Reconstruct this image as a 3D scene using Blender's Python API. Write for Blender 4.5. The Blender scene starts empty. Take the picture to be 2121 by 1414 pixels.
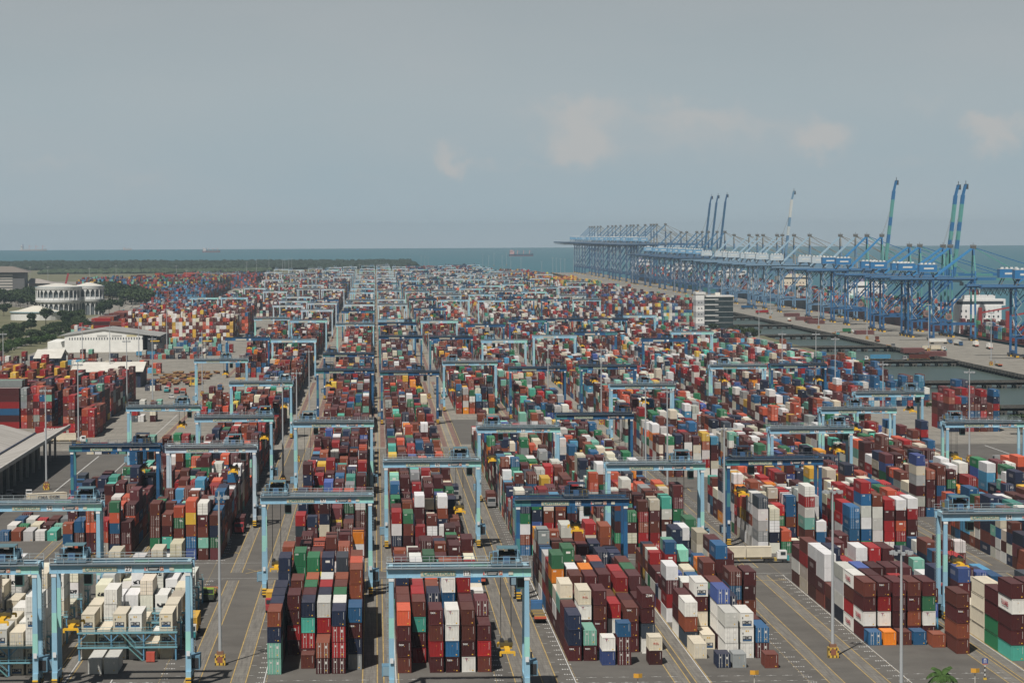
import bpy, math, random
import numpy as np
from mathutils import Vector, Matrix
random.seed(7)
rng = np.random.default_rng(11)
R = math.radians
SC = bpy.context.scene
COL = SC.collection
# ------------------------------------------------------------------ camera
CAMH, FPX = 79.4, 6300.0
YAW, PITCH, ROLL = math.atan(282.5/FPX), math.atan(223/FPX), R(0.27)
cam = bpy.data.cameras.new('camera'); camo = bpy.data.objects.new('camera', cam); COL.objects.link(camo)
cam.sensor_width = 36; cam.lens = 36*FPX/2121; cam.clip_start = 1; cam.clip_end = 80000
fwd = Vector((math.sin(YAW)*math.cos(PITCH), math.cos(YAW)*math.cos(PITCH), -math.sin(PITCH)))
rgt = fwd.cross(Vector((0, 0, 1))).normalized(); upv = rgt.cross(fwd)
cr, sr = math.cos(ROLL), math.sin(ROLL)
rgt2 = rgt*cr - upv*sr; up2 = upv*cr + rgt*sr
M3 = Matrix((rgt2, up2, -fwd)).transposed()
camo.matrix_world = Matrix.Translation((0, 0, CAMH)) @ M3.to_4x4()
SC.camera = camo
def proj(x, y, z):
    d = Vector((x, y, z-CAMH)); w = d.dot(fwd)
    return 1060.5+FPX*d.dot(rgt2)/w, 707-FPX*d.dot(up2)/w
def ground(px, py, z=0.0):
    d = fwd*FPX + rgt2*(px-1060.5) - up2*(py-707)
    t = (z-CAMH)/d.z
    return d.x*t, d.y*t
# ------------------------------------------------------------------ sun, sky, exposure
SUN_DIR = Vector((.218, .515, -.829)).normalized()
sun = bpy.data.lights.new('sun', 'SUN'); sun.energy = 5.0; sun.angle = R(0.6); sun.color = (1, .95, .885)
suno = bpy.data.objects.new('sun', sun); COL.objects.link(suno)
suno.rotation_euler = SUN_DIR.to_track_quat('-Z', 'Y').to_euler()
SC.view_settings.view_transform = 'Standard'; SC.view_settings.look = 'None'
SC.view_settings.exposure = 0.0; SC.view_settings.gamma = 1
W = bpy.data.worlds.new('World'); SC.world = W; W.use_nodes = True
nt = W.node_tree; nt.nodes.clear()
def nd(t, kind, **kw):
    n = t.nodes.new(kind)
    for k, v in kw.items(): setattr(n, k, v)
    return n
def mth(t, op, a, b=None, c=None, clamp=False):
    n = t.nodes.new('ShaderNodeMath'); n.operation = op; n.use_clamp = clamp
    for i, v in enumerate((a, b, c)):
        if v is None: continue
        if isinstance(v, (int, float)): n.inputs[i].default_value = v
        else: t.links.new(v, n.inputs[i])
    return n.outputs[0]
def mixc(t, fac, a, b, mode='MIX'):
    n = t.nodes.new('ShaderNodeMix'); n.data_type = 'RGBA'; n.blend_type = mode
    for i, v in ((0, fac), (6, a), (7, b)):
        if isinstance(v, (int, float)): n.inputs[i].default_value = v
        elif isinstance(v, tuple): n.inputs[i].default_value = v if len(v) == 4 else (*v, 1)
        else: t.links.new(v, n.inputs[i])
    return n.outputs[2]
out = nd(nt, 'ShaderNodeOutputWorld'); bg = nd(nt, 'ShaderNodeBackground')
nt.links.new(bg.outputs[0], out.inputs[0]); bg.inputs[1].default_value = 0.103
sky = nd(nt, 'ShaderNodeTexSky', sky_type='NISHITA', sun_disc=False)
sky.sun_elevation = math.asin(-SUN_DIR.z); sky.sun_rotation = math.atan2(-SUN_DIR.x, -SUN_DIR.y)
sky.air_density = 1.4; sky.dust_density = 3.0; sky.altitude = 80
tc = nd(nt, 'ShaderNodeTexCoord'); sep = nd(nt, 'ShaderNodeSeparateXYZ'); nt.links.new(tc.outputs['Generated'], sep.inputs[0])
sx, sy, sz = sep.outputs
ysafe = mth(nt, 'MAXIMUM', sy, .05)
U = mth(nt, 'DIVIDE', sx, ysafe); V = mth(nt, 'DIVIDE', sz, ysafe)
comb = nd(nt, 'ShaderNodeCombineXYZ'); nt.links.new(U, comb.inputs[0]); nt.links.new(V, comb.inputs[1])
nz = nd(nt, 'ShaderNodeTexNoise'); nz.inputs['Scale'].default_value = 70; nz.inputs['Detail'].default_value = 7; nz.inputs['Roughness'].default_value = .6
nt.links.new(comb.outputs[0], nz.inputs['Vector'])
ns = nd(nt, 'ShaderNodeSeparateXYZ'); nt.links.new(nz.outputs['Color'], ns.inputs[0])
Uw = mth(nt, 'ADD', U, mth(nt, 'MULTIPLY', mth(nt, 'SUBTRACT', ns.outputs[0], .5), .03))
Vw = mth(nt, 'ADD', V, mth(nt, 'MULTIPLY', mth(nt, 'SUBTRACT', ns.outputs[1], .5), .024))
blobs = [(925, 318, 26, 26, 1.0), (960, 345, 30, 12, .7), (1190, 270, 45, 32, .9), (1220, 305, 45, 30, .9), (1190, 225, 90, 16, .5),
         (1430, 240, 70, 20, .7), (1560, 255, 80, 16, .45), (1440, 295, 80, 18, .5), (1695, 285, 34, 24, .9), (1710, 310, 40, 20, .6),
         (2060, 275, 40, 18, .85), (2075, 310, 34, 30, .8), (1925, 225, 40, 16, .4), (1900, 330, 50, 12, .35), (110, 340, 42, 16, .45), (290, 360, 60, 18, .4), (760, 365, 40, 10, .3), (2120, 250, 40, 16, .5), (1090, 352, 40, 9, .35)]
tot = None
for px, py, wx, wy, a in blobs:
    wx *= 1.45; wy *= 1.3
    u0, v0 = (px-778)/6300, (484-py)/6300
    du = mth(nt, 'DIVIDE', mth(nt, 'SUBTRACT', Uw, u0), wx/6300); dv = mth(nt, 'DIVIDE', mth(nt, 'SUBTRACT', Vw, v0), wy/6300)
    r2 = mth(nt, 'ADD', mth(nt, 'MULTIPLY', du, du), mth(nt, 'MULTIPLY', dv, dv))
    g = mth(nt, 'MULTIPLY', mth(nt, 'EXPONENT', mth(nt, 'MULTIPLY', r2, -.75)), a)
    tot = g if tot is None else mth(nt, 'ADD', tot, g)
mr = nd(nt, 'ShaderNodeMapRange', interpolation_type='SMOOTHSTEP'); nt.links.new(tot, mr.inputs[0]); mr.inputs[1].default_value = .08; mr.inputs[2].default_value = 1.25
# broad veil of high thin cloud
mp = nd(nt, 'ShaderNodeMapping'); nt.links.new(comb.outputs[0], mp.inputs[0]); mp.inputs['Scale'].default_value = (9, 26, 1)
nv = nd(nt, 'ShaderNodeTexNoise'); nv.inputs['Scale'].default_value = 1; nv.inputs['Detail'].default_value = 4; nt.links.new(mp.outputs[0], nv.inputs['Vector'])
ramp = nd(nt, 'ShaderNodeValToRGB'); nt.links.new(V, ramp.inputs[0])
e = ramp.color_ramp.elements
e[0].position = 0; e[0].color = (3.5, 4.35, 4.85, 1); e[1].position = .09; e[1].color = (3.3, 3.65, 3.85, 1)
for p, c in ((.018, (3.3, 4.15, 4.6)), (.045, (3.55, 4.2, 4.5))):
    x = e.new(p); x.color = (*c, 1)
base = mixc(nt, mth(nt, 'MULTIPLY', mth(nt, 'SUBTRACT', nv.outputs[0], .35, clamp=True), .9, clamp=True), ramp.outputs[0], (4.35, 4.5, 4.6))
base = mixc(nt, mth(nt, 'MULTIPLY', mr.outputs[0], .5), base, (5.3, 4.9, 4.6))
lowf = nd(nt, 'ShaderNodeMapRange'); nt.links.new(sz, lowf.inputs[0]); lowf.inputs[1].default_value = .085; lowf.inputs[2].default_value = .15
lowf.inputs[3].default_value = 1; lowf.inputs[4].default_value = .0
skyd = mixc(nt, 1.0, sky.outputs[0], (.3, .3, .3), 'MULTIPLY')
nt.links.new(mixc(nt, lowf.outputs[0], skyd, base), bg.inputs[0])

# ------------------------------------------------------------------ materials
MATS = {}
def mat(name):
    m = bpy.data.materials.new(name); m.use_nodes = True; MATS[name] = m
    t = m.node_tree; b = t.nodes['Principled BSDF']
    return m, t, b
def vec_pos(t):
    g = nd(t, 'ShaderNodeNewGeometry'); return g.outputs['Position']
def noise(t, scale, detail=3, vec=None, rough=.5, stretch=None):
    n = nd(t, 'ShaderNodeTexNoise'); n.inputs['Scale'].default_value = scale; n.inputs['Detail'].default_value = detail; n.inputs['Roughness'].default_value = rough
    v = vec if vec is not None else vec_pos(t)
    if stretch:
        mpn = nd(t, 'ShaderNodeMapping'); mpn.inputs['Scale'].default_value = stretch; t.links.new(v, mpn.inputs[0]); v = mpn.outputs[0]
    t.links.new(v, n.inputs['Vector']); return n.outputs[0]
def attr(t, name):
    a = nd(t, 'ShaderNodeAttribute'); a.attribute_name = name; return a
def simple(name, c1, c2, scale, rough=.8, detail=4, stretch=None, spec=.3, metal=0, lo=.3, hi=.7):
    m, t, b = mat(name)
    f = noise(t, scale, detail, stretch=stretch, rough=.6)
    r = nd(t, 'ShaderNodeMapRange'); t.links.new(f, r.inputs[0]); r.inputs[1].default_value = lo; r.inputs[2].default_value = hi
    t.links.new(mixc(t, r.outputs[0], c1, c2), b.inputs['Base Color']); b.inputs['Roughness'].default_value = rough
    b.inputs['Specular IOR Level'].default_value = spec; b.inputs['Metallic'].default_value = metal
    return m
# painted steel driven by a face colour attribute, with grime streaks and rust specks
m, t, b = mat('painted_steel')
ca = attr(t, 'Col').outputs['Color']
n1 = noise(t, .9, 5, stretch=(1, 1, .35), rough=.65)
r1 = nd(t, 'ShaderNodeMapRange'); t.links.new(n1, r1.inputs[0]); r1.inputs[1].default_value = .3; r1.inputs[2].default_value = .75
c = mixc(t, mth(t, 'MULTIPLY', r1.outputs[0], .2), ca, (.1, .1, .1))
n2 = noise(t, 3.5, 4, rough=.7); r2_ = nd(t, 'ShaderNodeMapRange'); t.links.new(n2, r2_.inputs[0]); r2_.inputs[1].default_value = .66; r2_.inputs[2].default_value = .74
c = mixc(t, mth(t, 'MULTIPLY', r2_.outputs[0], .5), c, (.12, .06, .03))
t.links.new(c, b.inputs['Base Color']); b.inputs['Roughness'].default_value = .55; b.inputs['Specular IOR Level'].default_value = .3
PS = m
def container_material(name, use_obj):
    m, t, b = mat(name)
    if use_obj:
        oi = nd(t, 'ShaderNodeObjectInfo'); ca = oi.outputs['Color']; pos = vec_pos(t)
    else: ca = attr(t, 'Col').outputs['Color']
    ft = attr(t, 'ft').outputs['Fac'] if not use_obj else None
    geo = nd(t, 'ShaderNodeNewGeometry'); sp = nd(t, 'ShaderNodeSeparateXYZ'); t.links.new(geo.outputs['Normal'], sp.inputs[0])
    upf = mth(t, 'GREATER_THAN', sp.outputs[2], .7)
    # weathering: chalky worn roof paint and patchy rust
    n1 = noise(t, .55, 5, rough=.7, stretch=(1, .6, 1)); n2 = noise(t, 2.2, 5, rough=.75, stretch=(1, 1, .5))
    fade = mth(t, 'MULTIPLY', upf, mth(t, 'MULTIPLY_ADD', n1, .5, .02))
    c = mixc(t, fade, ca, (.13, .105, .1), 'ADD')
    rr = nd(t, 'ShaderNodeMapRange'); t.links.new(n2, rr.inputs[0]); rr.inputs[1].default_value = .62; rr.inputs[2].default_value = .72
    rs = mth(t, 'MULTIPLY', rr.outputs[0], mth(t, 'MULTIPLY_ADD', upf, .35, .28))
    c = mixc(t, rs, c, (.11, .055, .035))
    g1 = noise(t, .8, 3); c = mixc(t, mth(t, 'MULTIPLY', g1, .3), c, (.05, .045, .04))
    b.inputs['Roughness'].default_value = .62; b.inputs['Specular IOR Level'].default_value = .2
    if not use_obj:
        uvn = nd(t, 'ShaderNodeUVMap'); su = nd(t, 'ShaderNodeSeparateXYZ'); t.links.new(uvn.outputs[0], su.inputs[0]); u, v = su.outputs[0], su.outputs[1]
        nr = attr(t, 'nr').outputs['Fac']; rnd = attr(t, 'rn').outputs['Fac']
        def band(x, lo, hi): return mth(t, 'MULTIPLY', mth(t, 'GREATER_THAN', x, lo), mth(t, 'LESS_THAN', x, hi))
        inside = mth(t, 'MULTIPLY', band(u, .05, .95), band(v, .05, .95))
        corr = mth(t, 'MULTIPLY', mth(t, 'SINE', mth(t, 'MULTIPLY', mth(t, 'MULTIPLY', u, nr), 6.2832)), inside)
        bp = nd(t, 'ShaderNodeBump'); bp.inputs['Strength'].default_value = 1; bp.inputs['Distance'].default_value = .035
        t.links.new(mth(t, 'MULTIPLY', corr, mth(t, 'LESS_THAN', ft, 1.5)), bp.inputs['Height']); t.links.new(bp.outputs[0], b.inputs['Normal'])
        # edge rails, slightly worn
        isf = mth(t, 'GREATER_THAN', ft, .5)
        # painted serial code strip and sticker on the blind end (ft 1)
        f1 = mth(t, 'MULTIPLY', band(ft, .5, 1.5), mth(t, 'LESS_THAN', nr, 12))
        strip = mth(t, 'MULTIPLY', mth(t, 'MULTIPLY', band(u, .855, .885), band(v, .42, .9)), f1)
        dash = mth(t, 'GREATER_THAN', mth(t, 'FRACT', mth(t, 'MULTIPLY', v, 14)), .3)
        c = mixc(t, mth(t, 'MULTIPLY', strip, dash), c, (.6, .6, .58))
        stk = mth(t, 'MULTIPLY', mth(t, 'MULTIPLY', band(u, .78, .88), band(v, .08, .16)), mth(t, 'MULTIPLY', f1, mth(t, 'GREATER_THAN', rnd, .45)))
        c = mixc(t, stk, c, (.7, .35, .02))
        plate = mth(t, 'MULTIPLY', mth(t, 'MULTIPLY', band(u, .3, .66), band(v, .62, .78)), mth(t, 'MULTIPLY', f1, mth(t, 'GREATER_THAN', rnd, .9)))
        c = mixc(t, plate, c, (.65, .64, .6))
        lg = mth(t, 'MULTIPLY', mth(t, 'MULTIPLY', band(u, .12, .4), band(v, .8, .92)), mth(t, 'MULTIPLY', f1, band(rnd, .1, .35)))
        c = mixc(t, mth(t, 'MULTIPLY', lg, mth(t, 'GREATER_THAN', mth(t, 'FRACT', mth(t, 'MULTIPLY', u, 11)), .4)), c, (.65, .65, .62))
        # door end (ft 2): locking rods, centre gap, placards
        f2 = band(ft, 1.5, 2.5)
        rod = None
        for x in (.17, .36, .64, .83):
            k = band(u, x-.018, x+.018); rod = k if rod is None else mth(t, 'ADD', rod, k)
        c = mixc(t, mth(t, 'MULTIPLY', mth(t, 'MULTIPLY', rod, f2), .55), c, (.45, .44, .42))
        gap = mth(t, 'MULTIPLY', band(u, .485, .515), f2); c = mixc(t, gap, c, (.01, .01, .01))
        hb = mth(t, 'MULTIPLY', mth(t, 'LESS_THAN', mth(t, 'FRACT', mth(t, 'MULTIPLY', v, 4)), .12), f2); c = mixc(t, mth(t, 'MULTIPLY', hb, .45), c, (.02, .02, .02))
        pl = mth(t, 'MULTIPLY', mth(t, 'MULTIPLY', band(u, .55, .9), band(v, .62, .85)), mth(t, 'MULTIPLY', f2, mth(t, 'GREATER_THAN', noise(t, 6, 2), .52)))
        c = mixc(t, mth(t, 'MULTIPLY', pl, .8), c, (.6, .58, .55))
        # reefer machinery end (ft 3)
        f3 = band(ft, 2.5, 3.5)
        un = mth(t, 'MULTIPLY', mth(t, 'MULTIPLY', band(u, .14, .86), band(v, .12, .42)), f3)
        c = mixc(t, mth(t, 'MULTIPLY', un, mth(t, 'GREATER_THAN', noise(t, 2.6, 3), .42)), c, (.012, .013, .016))
        # side faces (ft 1 with many ridges): painted company name as a broken strip
        f4 = mth(t, 'MULTIPLY', mth(t, 'GREATER_THAN', nr, 12), band(rnd, .45, .8))
        sd = mth(t, 'MULTIPLY', mth(t, 'MULTIPLY', band(u, .28, .72), band(v, .38, .7)), mth(t, 'MULTIPLY', f4, isf))
        c = mixc(t, mth(t, 'MULTIPLY', sd, mth(t, 'MULTIPLY', mth(t, 'GREATER_THAN', mth(t, 'FRACT', mth(t, 'MULTIPLY', u, 17)), .45), .6)), c, (.55, .5, .48))
    t.links.new(c, b.inputs['Base Color']); return m
CM_STUFF = container_material('container_paint_mass', False)
CM = container_material('container_paint', True)
asphalt = simple('asphalt', (.08, .074, .066), (.13, .122, .108), .12, .9, 8)
t = asphalt.node_tree; b = t.nodes['Principled BSDF']
src = b.inputs['Base Color'].links[0].from_socket
n3 = noise(t, .02, 4, stretch=(3, .6, 1)); n4 = noise(t, 1.2, 5, stretch=(1, .12, 1), rough=.7)
c = mixc(t, mth(t, 'MULTIPLY', n4, .35), src, (.06, .055, .05)); c = mixc(t, mth(t, 'MULTIPLY', mth(t, 'SUBTRACT', n3, .3, clamp=True), .8), c, (.155, .145, .128))
n5 = noise(t, .06, 6, rough=.75); rr = nd(t, 'ShaderNodeMapRange'); t.links.new(n5, rr.inputs[0]); rr.inputs[1].default_value = .62; rr.inputs[2].default_value = .7
c = mixc(t, mth(t, 'MULTIPLY', rr.outputs[0], .6), c, (.03, .028, .026)); t.links.new(c, b.inputs['Base Color'])
concrete = simple('concrete', (.17, .16, .138), (.27, .252, .215), .08, .9, 8)
t = concrete.node_tree; b = t.nodes['Principled BSDF']; src = b.inputs['Base Color'].links[0].from_socket
n4 = noise(t, .5, 5, stretch=(1.2, .08, 1), rough=.7); rr = nd(t, 'ShaderNodeMapRange'); t.links.new(n4, rr.inputs[0]); rr.inputs[1].default_value = .5; rr.inputs[2].default_value = .72
c = mixc(t, mth(t, 'MULTIPLY', rr.outputs[0], .6), src, (.12, .105, .09)); t.links.new(c, b.inputs['Base Color'])
# runway strip: pale slabs with cross joints and tyre marks along it
m, t, b = mat('runway_concrete'); pos = vec_pos(t); sp = nd(t, 'ShaderNodeSeparateXYZ'); t.links.new(pos, sp.inputs[0])
j = mth(t, 'LESS_THAN', mth(t, 'FRACT', mth(t, 'MULTIPLY', sp.outputs[1], .33)), .12)
n1 = noise(t, .5, 5, stretch=(1, .5, 1)); n2 = noise(t, 1.6, 5, stretch=(1.4, .04, 1), rough=.7)
c = mixc(t, n1, (.12, .113, .1), (.23, .215, .185)); c = mixc(t, mth(t, 'MULTIPLY', j, .45), c, (.09, .08, .07))
rr = nd(t, 'ShaderNodeMapRange'); t.links.new(n2, rr.inputs[0]); rr.inputs[1].default_value = .42; rr.inputs[2].default_value = .66
c = mixc(t, mth(t, 'MULTIPLY', rr.outputs[0], .62), c, (.055, .05, .045)); t.links.new(c, b.inputs['Base Color']); b.inputs['Roughness'].default_value = .9
RUN = m
redconc = simple('red_paving', (.15, .08, .065), (.21, .145, .12), .5, .9, 5, stretch=(1, .2, 1))
yel = simple('yellow_line_paint', (.27, .19, .08), (.50, .36, .13), .35, .7)
whl = simple('white_line_paint', (.42, .42, .4), (.62, .62, .6), 1.5, .7)
grass = simple('grass', (.09, .095, .05), (.17, .155, .09), .03, .95, 8)
canal = simple('canal_bank', (.07, .065, .05), (.13, .12, .1), .1, .95, 6)
roofm = simple('sheet_roof', (.5, .48, .42), (.66, .64, .58), .15, .6, 6)
oldroof = simple('old_sheet_roof', (.24, .225, .2), (.42, .4, .37), .12, .75, 8, stretch=(.35, 1.6, 1))
whitew = simple('white_render', (.62, .62, .58), (.74, .74, .7), .2, .7)
darkw = simple('navy_cladding', (.012, .018, .04), (.025, .035, .07), .3, .6)
glassd = simple('dark_glass', (.012, .02, .022), (.03, .045, .05), .3, .15, spec=.6)
greyst = simple('galvanised_steel', (.34, .355, .36), (.46, .47, .47), .5, .5)
m, t, b = mat('foliage'); ca = attr(t, 'Col').outputs['Color']; n1 = noise(t, .6, 4)
t.links.new(mixc(t, mth(t, 'MULTIPLY', n1, .5), ca, (.015, .03, .012)), b.inputs['Base Color']); b.inputs['Roughness'].default_value = .85; b.inputs['Specular IOR Level'].default_value = .15; FOL = m
m, t, b = mat('sea_water'); b.inputs['Base Color'].default_value = (.045, .125, .135, 1); b.inputs['Roughness'].default_value = .42; b.inputs['Specular IOR Level'].default_value = .22
n1 = noise(t, .0006, 4, stretch=(.4, 1, 1)); n2 = noise(t, .05, 3, stretch=(.3, 1, 1))
t.links.new(mixc(t, n1, (.03, .115, .15), (.05, .15, .18)), b.inputs['Base Color'])
bp = nd(t, 'ShaderNodeBump'); bp.inputs['Strength'].default_value = .35; bp.inputs['Distance'].default_value = .4; t.links.new(n2, bp.inputs['Height']); t.links.new(bp.outputs[0], b.inputs['Normal']); SEA = m
m, t, b = mat('basin_water'); n1 = noise(t, .03, 4); t.links.new(mixc(t, n1, (.055, .078, .066), (.08, .105, .09)), b.inputs['Base Color']); b.inputs['Roughness'].default_value = .3; b.inputs['Specular IOR Level'].default_value = .25
n2 = noise(t, .4, 3, stretch=(.5, 1, 1)); bp = nd(t, 'ShaderNodeBump'); bp.inputs['Strength'].default_value = .3; bp.inputs['Distance'].default_value = .15; t.links.new(n2, bp.inputs['Height']); t.links.new(bp.outputs[0], b.inputs['Normal']); BAS = m
bas_ = None

# ------------------------------------------------------------------ mesh helpers
class MB:
    def __init__(s): s.v = []; s.f = []; s.c = []
    def add(s, vs, fs, col):
        o = len(s.v); s.v += [tuple(p) for p in vs]; s.f += [tuple(o+i for i in f) for f in fs]; s.c += [col]*len(fs)
    def box(s, x0, x1, y0, y1, z0, z1, col=(.5, .5, .5)):
        vs = [(x0, y0, z0), (x1, y0, z0), (x1, y1, z0), (x0, y1, z0), (x0, y0, z1), (x1, y0, z1), (x1, y1, z1), (x0, y1, z1)]
        s.add(vs, [(0, 3, 2, 1), (4, 5, 6, 7), (0, 1, 5, 4), (1, 2, 6, 5), (2, 3, 7, 6), (3, 0, 4, 7)], col)
    def cbox(s, cx, cy, cz, sx, sy, sz, col): s.box(cx-sx/2, cx+sx/2, cy-sy/2, cy+sy/2, cz-sz/2, cz+sz/2, col)
    def bar(s, p, q, w, h=None, col=(.5, .5, .5), w2=None, h2=None):
        p = Vector(p); q = Vector(q); h = h or w; w2 = w2 or w; h2 = h2 or h
        d = (q-p).normalized(); a = Vector((0, 0, 1)) if abs(d.z) < .9 else Vector((0, 1, 0))
        u = d.cross(a).normalized(); v = u.cross(d)
        vs = [p+u*sx*w/2+v*sy*h/2 for sx, sy in ((-1, -1), (1, -1), (1, 1), (-1, 1))] + [q+u*sx*w2/2+v*sy*h2/2 for sx, sy in ((-1, -1), (1, -1), (1, 1), (-1, 1))]
        s.add(vs, [(0, 3, 2, 1), (4, 5, 6, 7), (0, 1, 5, 4), (1, 2, 6, 5), (2, 3, 7, 6), (3, 0, 4, 7)], col)
    def tube(s, p, q, r, col, n=8, r2=None):
        p = Vector(p); q = Vector(q); r2 = r if r2 is None else r2
        d = (q-p).normalized(); a = Vector((0, 0, 1)) if abs(d.z) < .9 else Vector((0, 1, 0))
        u = d.cross(a).normalized(); v = u.cross(d)
        vs = [p+(u*math.cos(k*2*math.pi/n)+v*math.sin(k*2*math.pi/n))*r for k in range(n)] + [q+(u*math.cos(k*2*math.pi/n)+v*math.sin(k*2*math.pi/n))*r2 for k in range(n)]
        s.add(vs, [(k, (k+1) % n, n+(k+1) % n, n+k) for k in range(n)]+[tuple(range(n-1, -1, -1)), tuple(range(n, 2*n))], col)
    def quad(s, a, b_, c, d, col=(.5, .5, .5)): s.add([a, b_, c, d], [(0, 1, 2, 3)], col)
    def merge(s, o, dx=0, dy=0, dz=0):
        k = len(s.v); s.v += [(x+dx, y+dy, z+dz) for x, y, z in o.v]; s.f += [tuple(k+i for i in f) for f in o.f]; s.c += o.c
    def mesh(s, name, material):
        me = bpy.data.meshes.new(name); me.from_pydata(s.v, [], s.f); me.update()
        a = me.attributes.new('Col', 'FLOAT_COLOR', 'FACE')
        a.data.foreach_set('color', np.array([(*c, 1) for c in s.c], dtype=np.float32).ravel())
        me.materials.append(material); return me
    def build(s, name, material, parent=None, loc=None):
        return link(name, s.mesh(name, material), parent, loc)
def link(name, me, parent=None, loc=None):
    o = bpy.data.objects.new(name, me); COL.objects.link(o)
    if parent is not None: o.parent = parent
    if loc is not None: o.location = loc
    return o
def tag(o, label, cat, group=None, kind=None):
    if label: o['label'] = label
    if cat: o['category'] = cat
    if group: o['group'] = group
    if kind: o['kind'] = kind
    return o
def empty(name, loc, rz=0):
    o = bpy.data.objects.new(name, None); COL.objects.link(o); o.location = loc; o.rotation_euler = (0, 0, rz); o.empty_display_size = 2; return o
def struct(name, mb, m):
    o = mb.build(name, m); o['kind'] = 'structure'; return o
KIDS = {}
def copy_tree(o, parent=None):
    c = o.copy(); COL.objects.link(c)
    if parent is not None: c.parent = parent
    for ch in o.children: copy_tree(ch, c)
    return c
def text_mesh(txt, size, sx=1.0):
    cu = bpy.data.curves.new('t', 'FONT'); cu.body = txt; cu.size = size; cu.align_x = 'CENTER'; cu.align_y = 'CENTER'; cu.extrude = .012; cu.resolution_u = 2; cu.offset = size*.012
    ob = bpy.data.objects.new('t', cu); COL.objects.link(ob)
    bpy.context.view_layer.update(); dg = bpy.context.evaluated_depsgraph_get()
    me = bpy.data.meshes.new_from_object(ob.evaluated_get(dg)); COL.objects.unlink(ob); bpy.data.objects.remove(ob)
    me.transform(Matrix.Rotation(R(90), 4, 'X') @ Matrix.Diagonal((sx, 1, 1, 1)).to_4x4()); return me
def text_obj(txt, size, col, parent, loc, rz=0, sx=1.0, name='lettering'):
    key = ('T', txt, size, sx, col)
    if key not in KIDS:
        me = text_mesh(txt, size, sx); a = me.attributes.new('Col', 'FLOAT_COLOR', 'FACE')
        a.data.foreach_set('color', np.tile(np.array((*col, 1), dtype=np.float32), len(me.polygons))); me.materials.clear(); me.materials.append(PS); KIDS[key] = me
    o = link(name, KIDS[key], parent, loc); o.rotation_euler = (0, 0, rz); return o

# ------------------------------------------------------------------ setting: ground, sea, pavement
BL = {'Z': (-83, -59.7), 'A': (-56.5, -33.1), 'B': (-24.8, -1.4), 'C': (2.4, 25.7), 'D': (30.5, 53.8), 'E': (57.6, 81),
      'F': (89, 112.3), 'G': (115.8, 139.1), 'H': (145, 168.3), 'I': (171.7, 195)}
ROW0 = {'Z': -78.2, 'A': -55.4, 'B': -19.9, 'C': 3.6, 'D': 35.4, 'E': 59, 'F': 94.4, 'G': 117.2, 'H': 150.3, 'I': 173}
PITCH_X = 2.91
def poly(name, pts, z, m):
    mb = MB(); mb.add([(x, y, z) for x, y in pts], [tuple(range(len(pts)))], (.5, .5, .5)); return struct(name, mb, m)
poly('sea', [(-14000, -300), (14000, -300), (14000, 17600), (9000, 17800), (-9000, 17800), (-14000, 17600)], -3.2, SEA)
coast = [(-6000, -200), (262, -200), (262, 1500), (270, 1900), (296, 1910), (300, 2700), (305, 5900), (300, 6350), (250, 6600), (110, 6800), (95, 8400), (-300, 8650), (-6000, 8900)]
poly('ground', coast, 0, grass)
mb = MB()
for (x0, y0), (x1, y1) in zip(coast[1:6], coast[2:7]): mb.quad((x0, y0, 0), (x1, y1, 0), (x1+6, y1, -3.1), (x0+6, y0, -3.1))
struct('canal_bank', mb, canal)
poly('basin_water', [(262, -200), (362, -200), (362, 6350), (262, 6350)], -3.0, BAS)
poly('yard_pavement', [(-170, 380), (255, 380), (255, 1128), (-170, 1128)], .012, asphalt)
poly('yard_concrete', [(-215, 1128), (258, 1128), (262, 1880), (290, 1930), (296, 6200), (-250, 6200), (-250, 3900), (-420, 3900), (-420, 4900), (-500, 4900), (-500, 3700), (-250, 3000)], .012, concrete)
poly('asphalt_apron', [(31, 1147), (54, 1147), (54, 1300), (31, 1300)], .02, asphalt)
poly('access_road', [(-276, 1500), (-254, 1500), (-252, 4500), (-300, 5600), (-320, 5600), (-276, 4500)], .03, concrete)
poly('gate_road', [(-254, 1560), (-170, 1380), (-170, 1440), (-254, 1700)], .03, concrete)
mb = MB(); ys = [(400, 1128, RUN), (1135, 6000, redconc)]
mbr, mbc, mby, mbw = MB(), MB(), MB(), MB()
def seg(mb, x, w, y0, y1, z): mb.quad((x-w/2, y0, z), (x+w/2, y0, z), (x+w/2, y1, z), (x-w/2, y1, z))
for k, (a, b_) in BL.items():
    for x in (a, b_):
        for (y0, y1) in ((400, 700), (716, 1128)):
            seg(mbr, x, 2.3, y0, y1, .024); seg(mby, x-1.32, .2, y0, y1, .03); seg(mby, x+1.32, .2, y0, y1, .03)
        y = 1135
        while y < 5900:
            seg(mbc, x, 1.7, y, y+500, .024); seg(mby, x-1.3, .2, y, y+500, .03); seg(mby, x+1.3, .2, y, y+500, .03); y += 560
# dashed lines, slot numerals and ticks painted on the lanes
lane = {'Z': -79.9, 'A': -36.6, 'B': -22.2, 'C': 23.4, 'D': 33, 'E': 78.6, 'F': 91.6, 'G': 136.6, 'H': 147.6, 'I': 192.6}
side = {'Z': 1, 'A': -1, 'B': 1, 'C': -1, 'D': 1, 'E': -1, 'F': 1, 'G': -1, 'H': 1, 'I': -1}
for k, x in lane.items():
    y = 430
    while y < 1120:
        if not (700 < y < 740):
            xx = x+side[k]*1.6
            for j in range(random.choice((3, 4, 5))): mbw.cbox(xx-.9+j*.45, y+random.uniform(-.1, .1), .03, .26, random.choice((.5, .9, .7)), .008, (1, 1, 1))
            if int(y/6.4) % 2: mbw.cbox(x-side[k]*.6, y+3, .03, .9, .16, .008, (1, 1, 1)); 
        y += 6.4
    y = 430
    while y < 1120: seg(mby, x+side[k]*2.35 if k not in 'CEG' else x-2.35*-side[k], .13, y, y+.9, .03); y += 1.9
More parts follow.
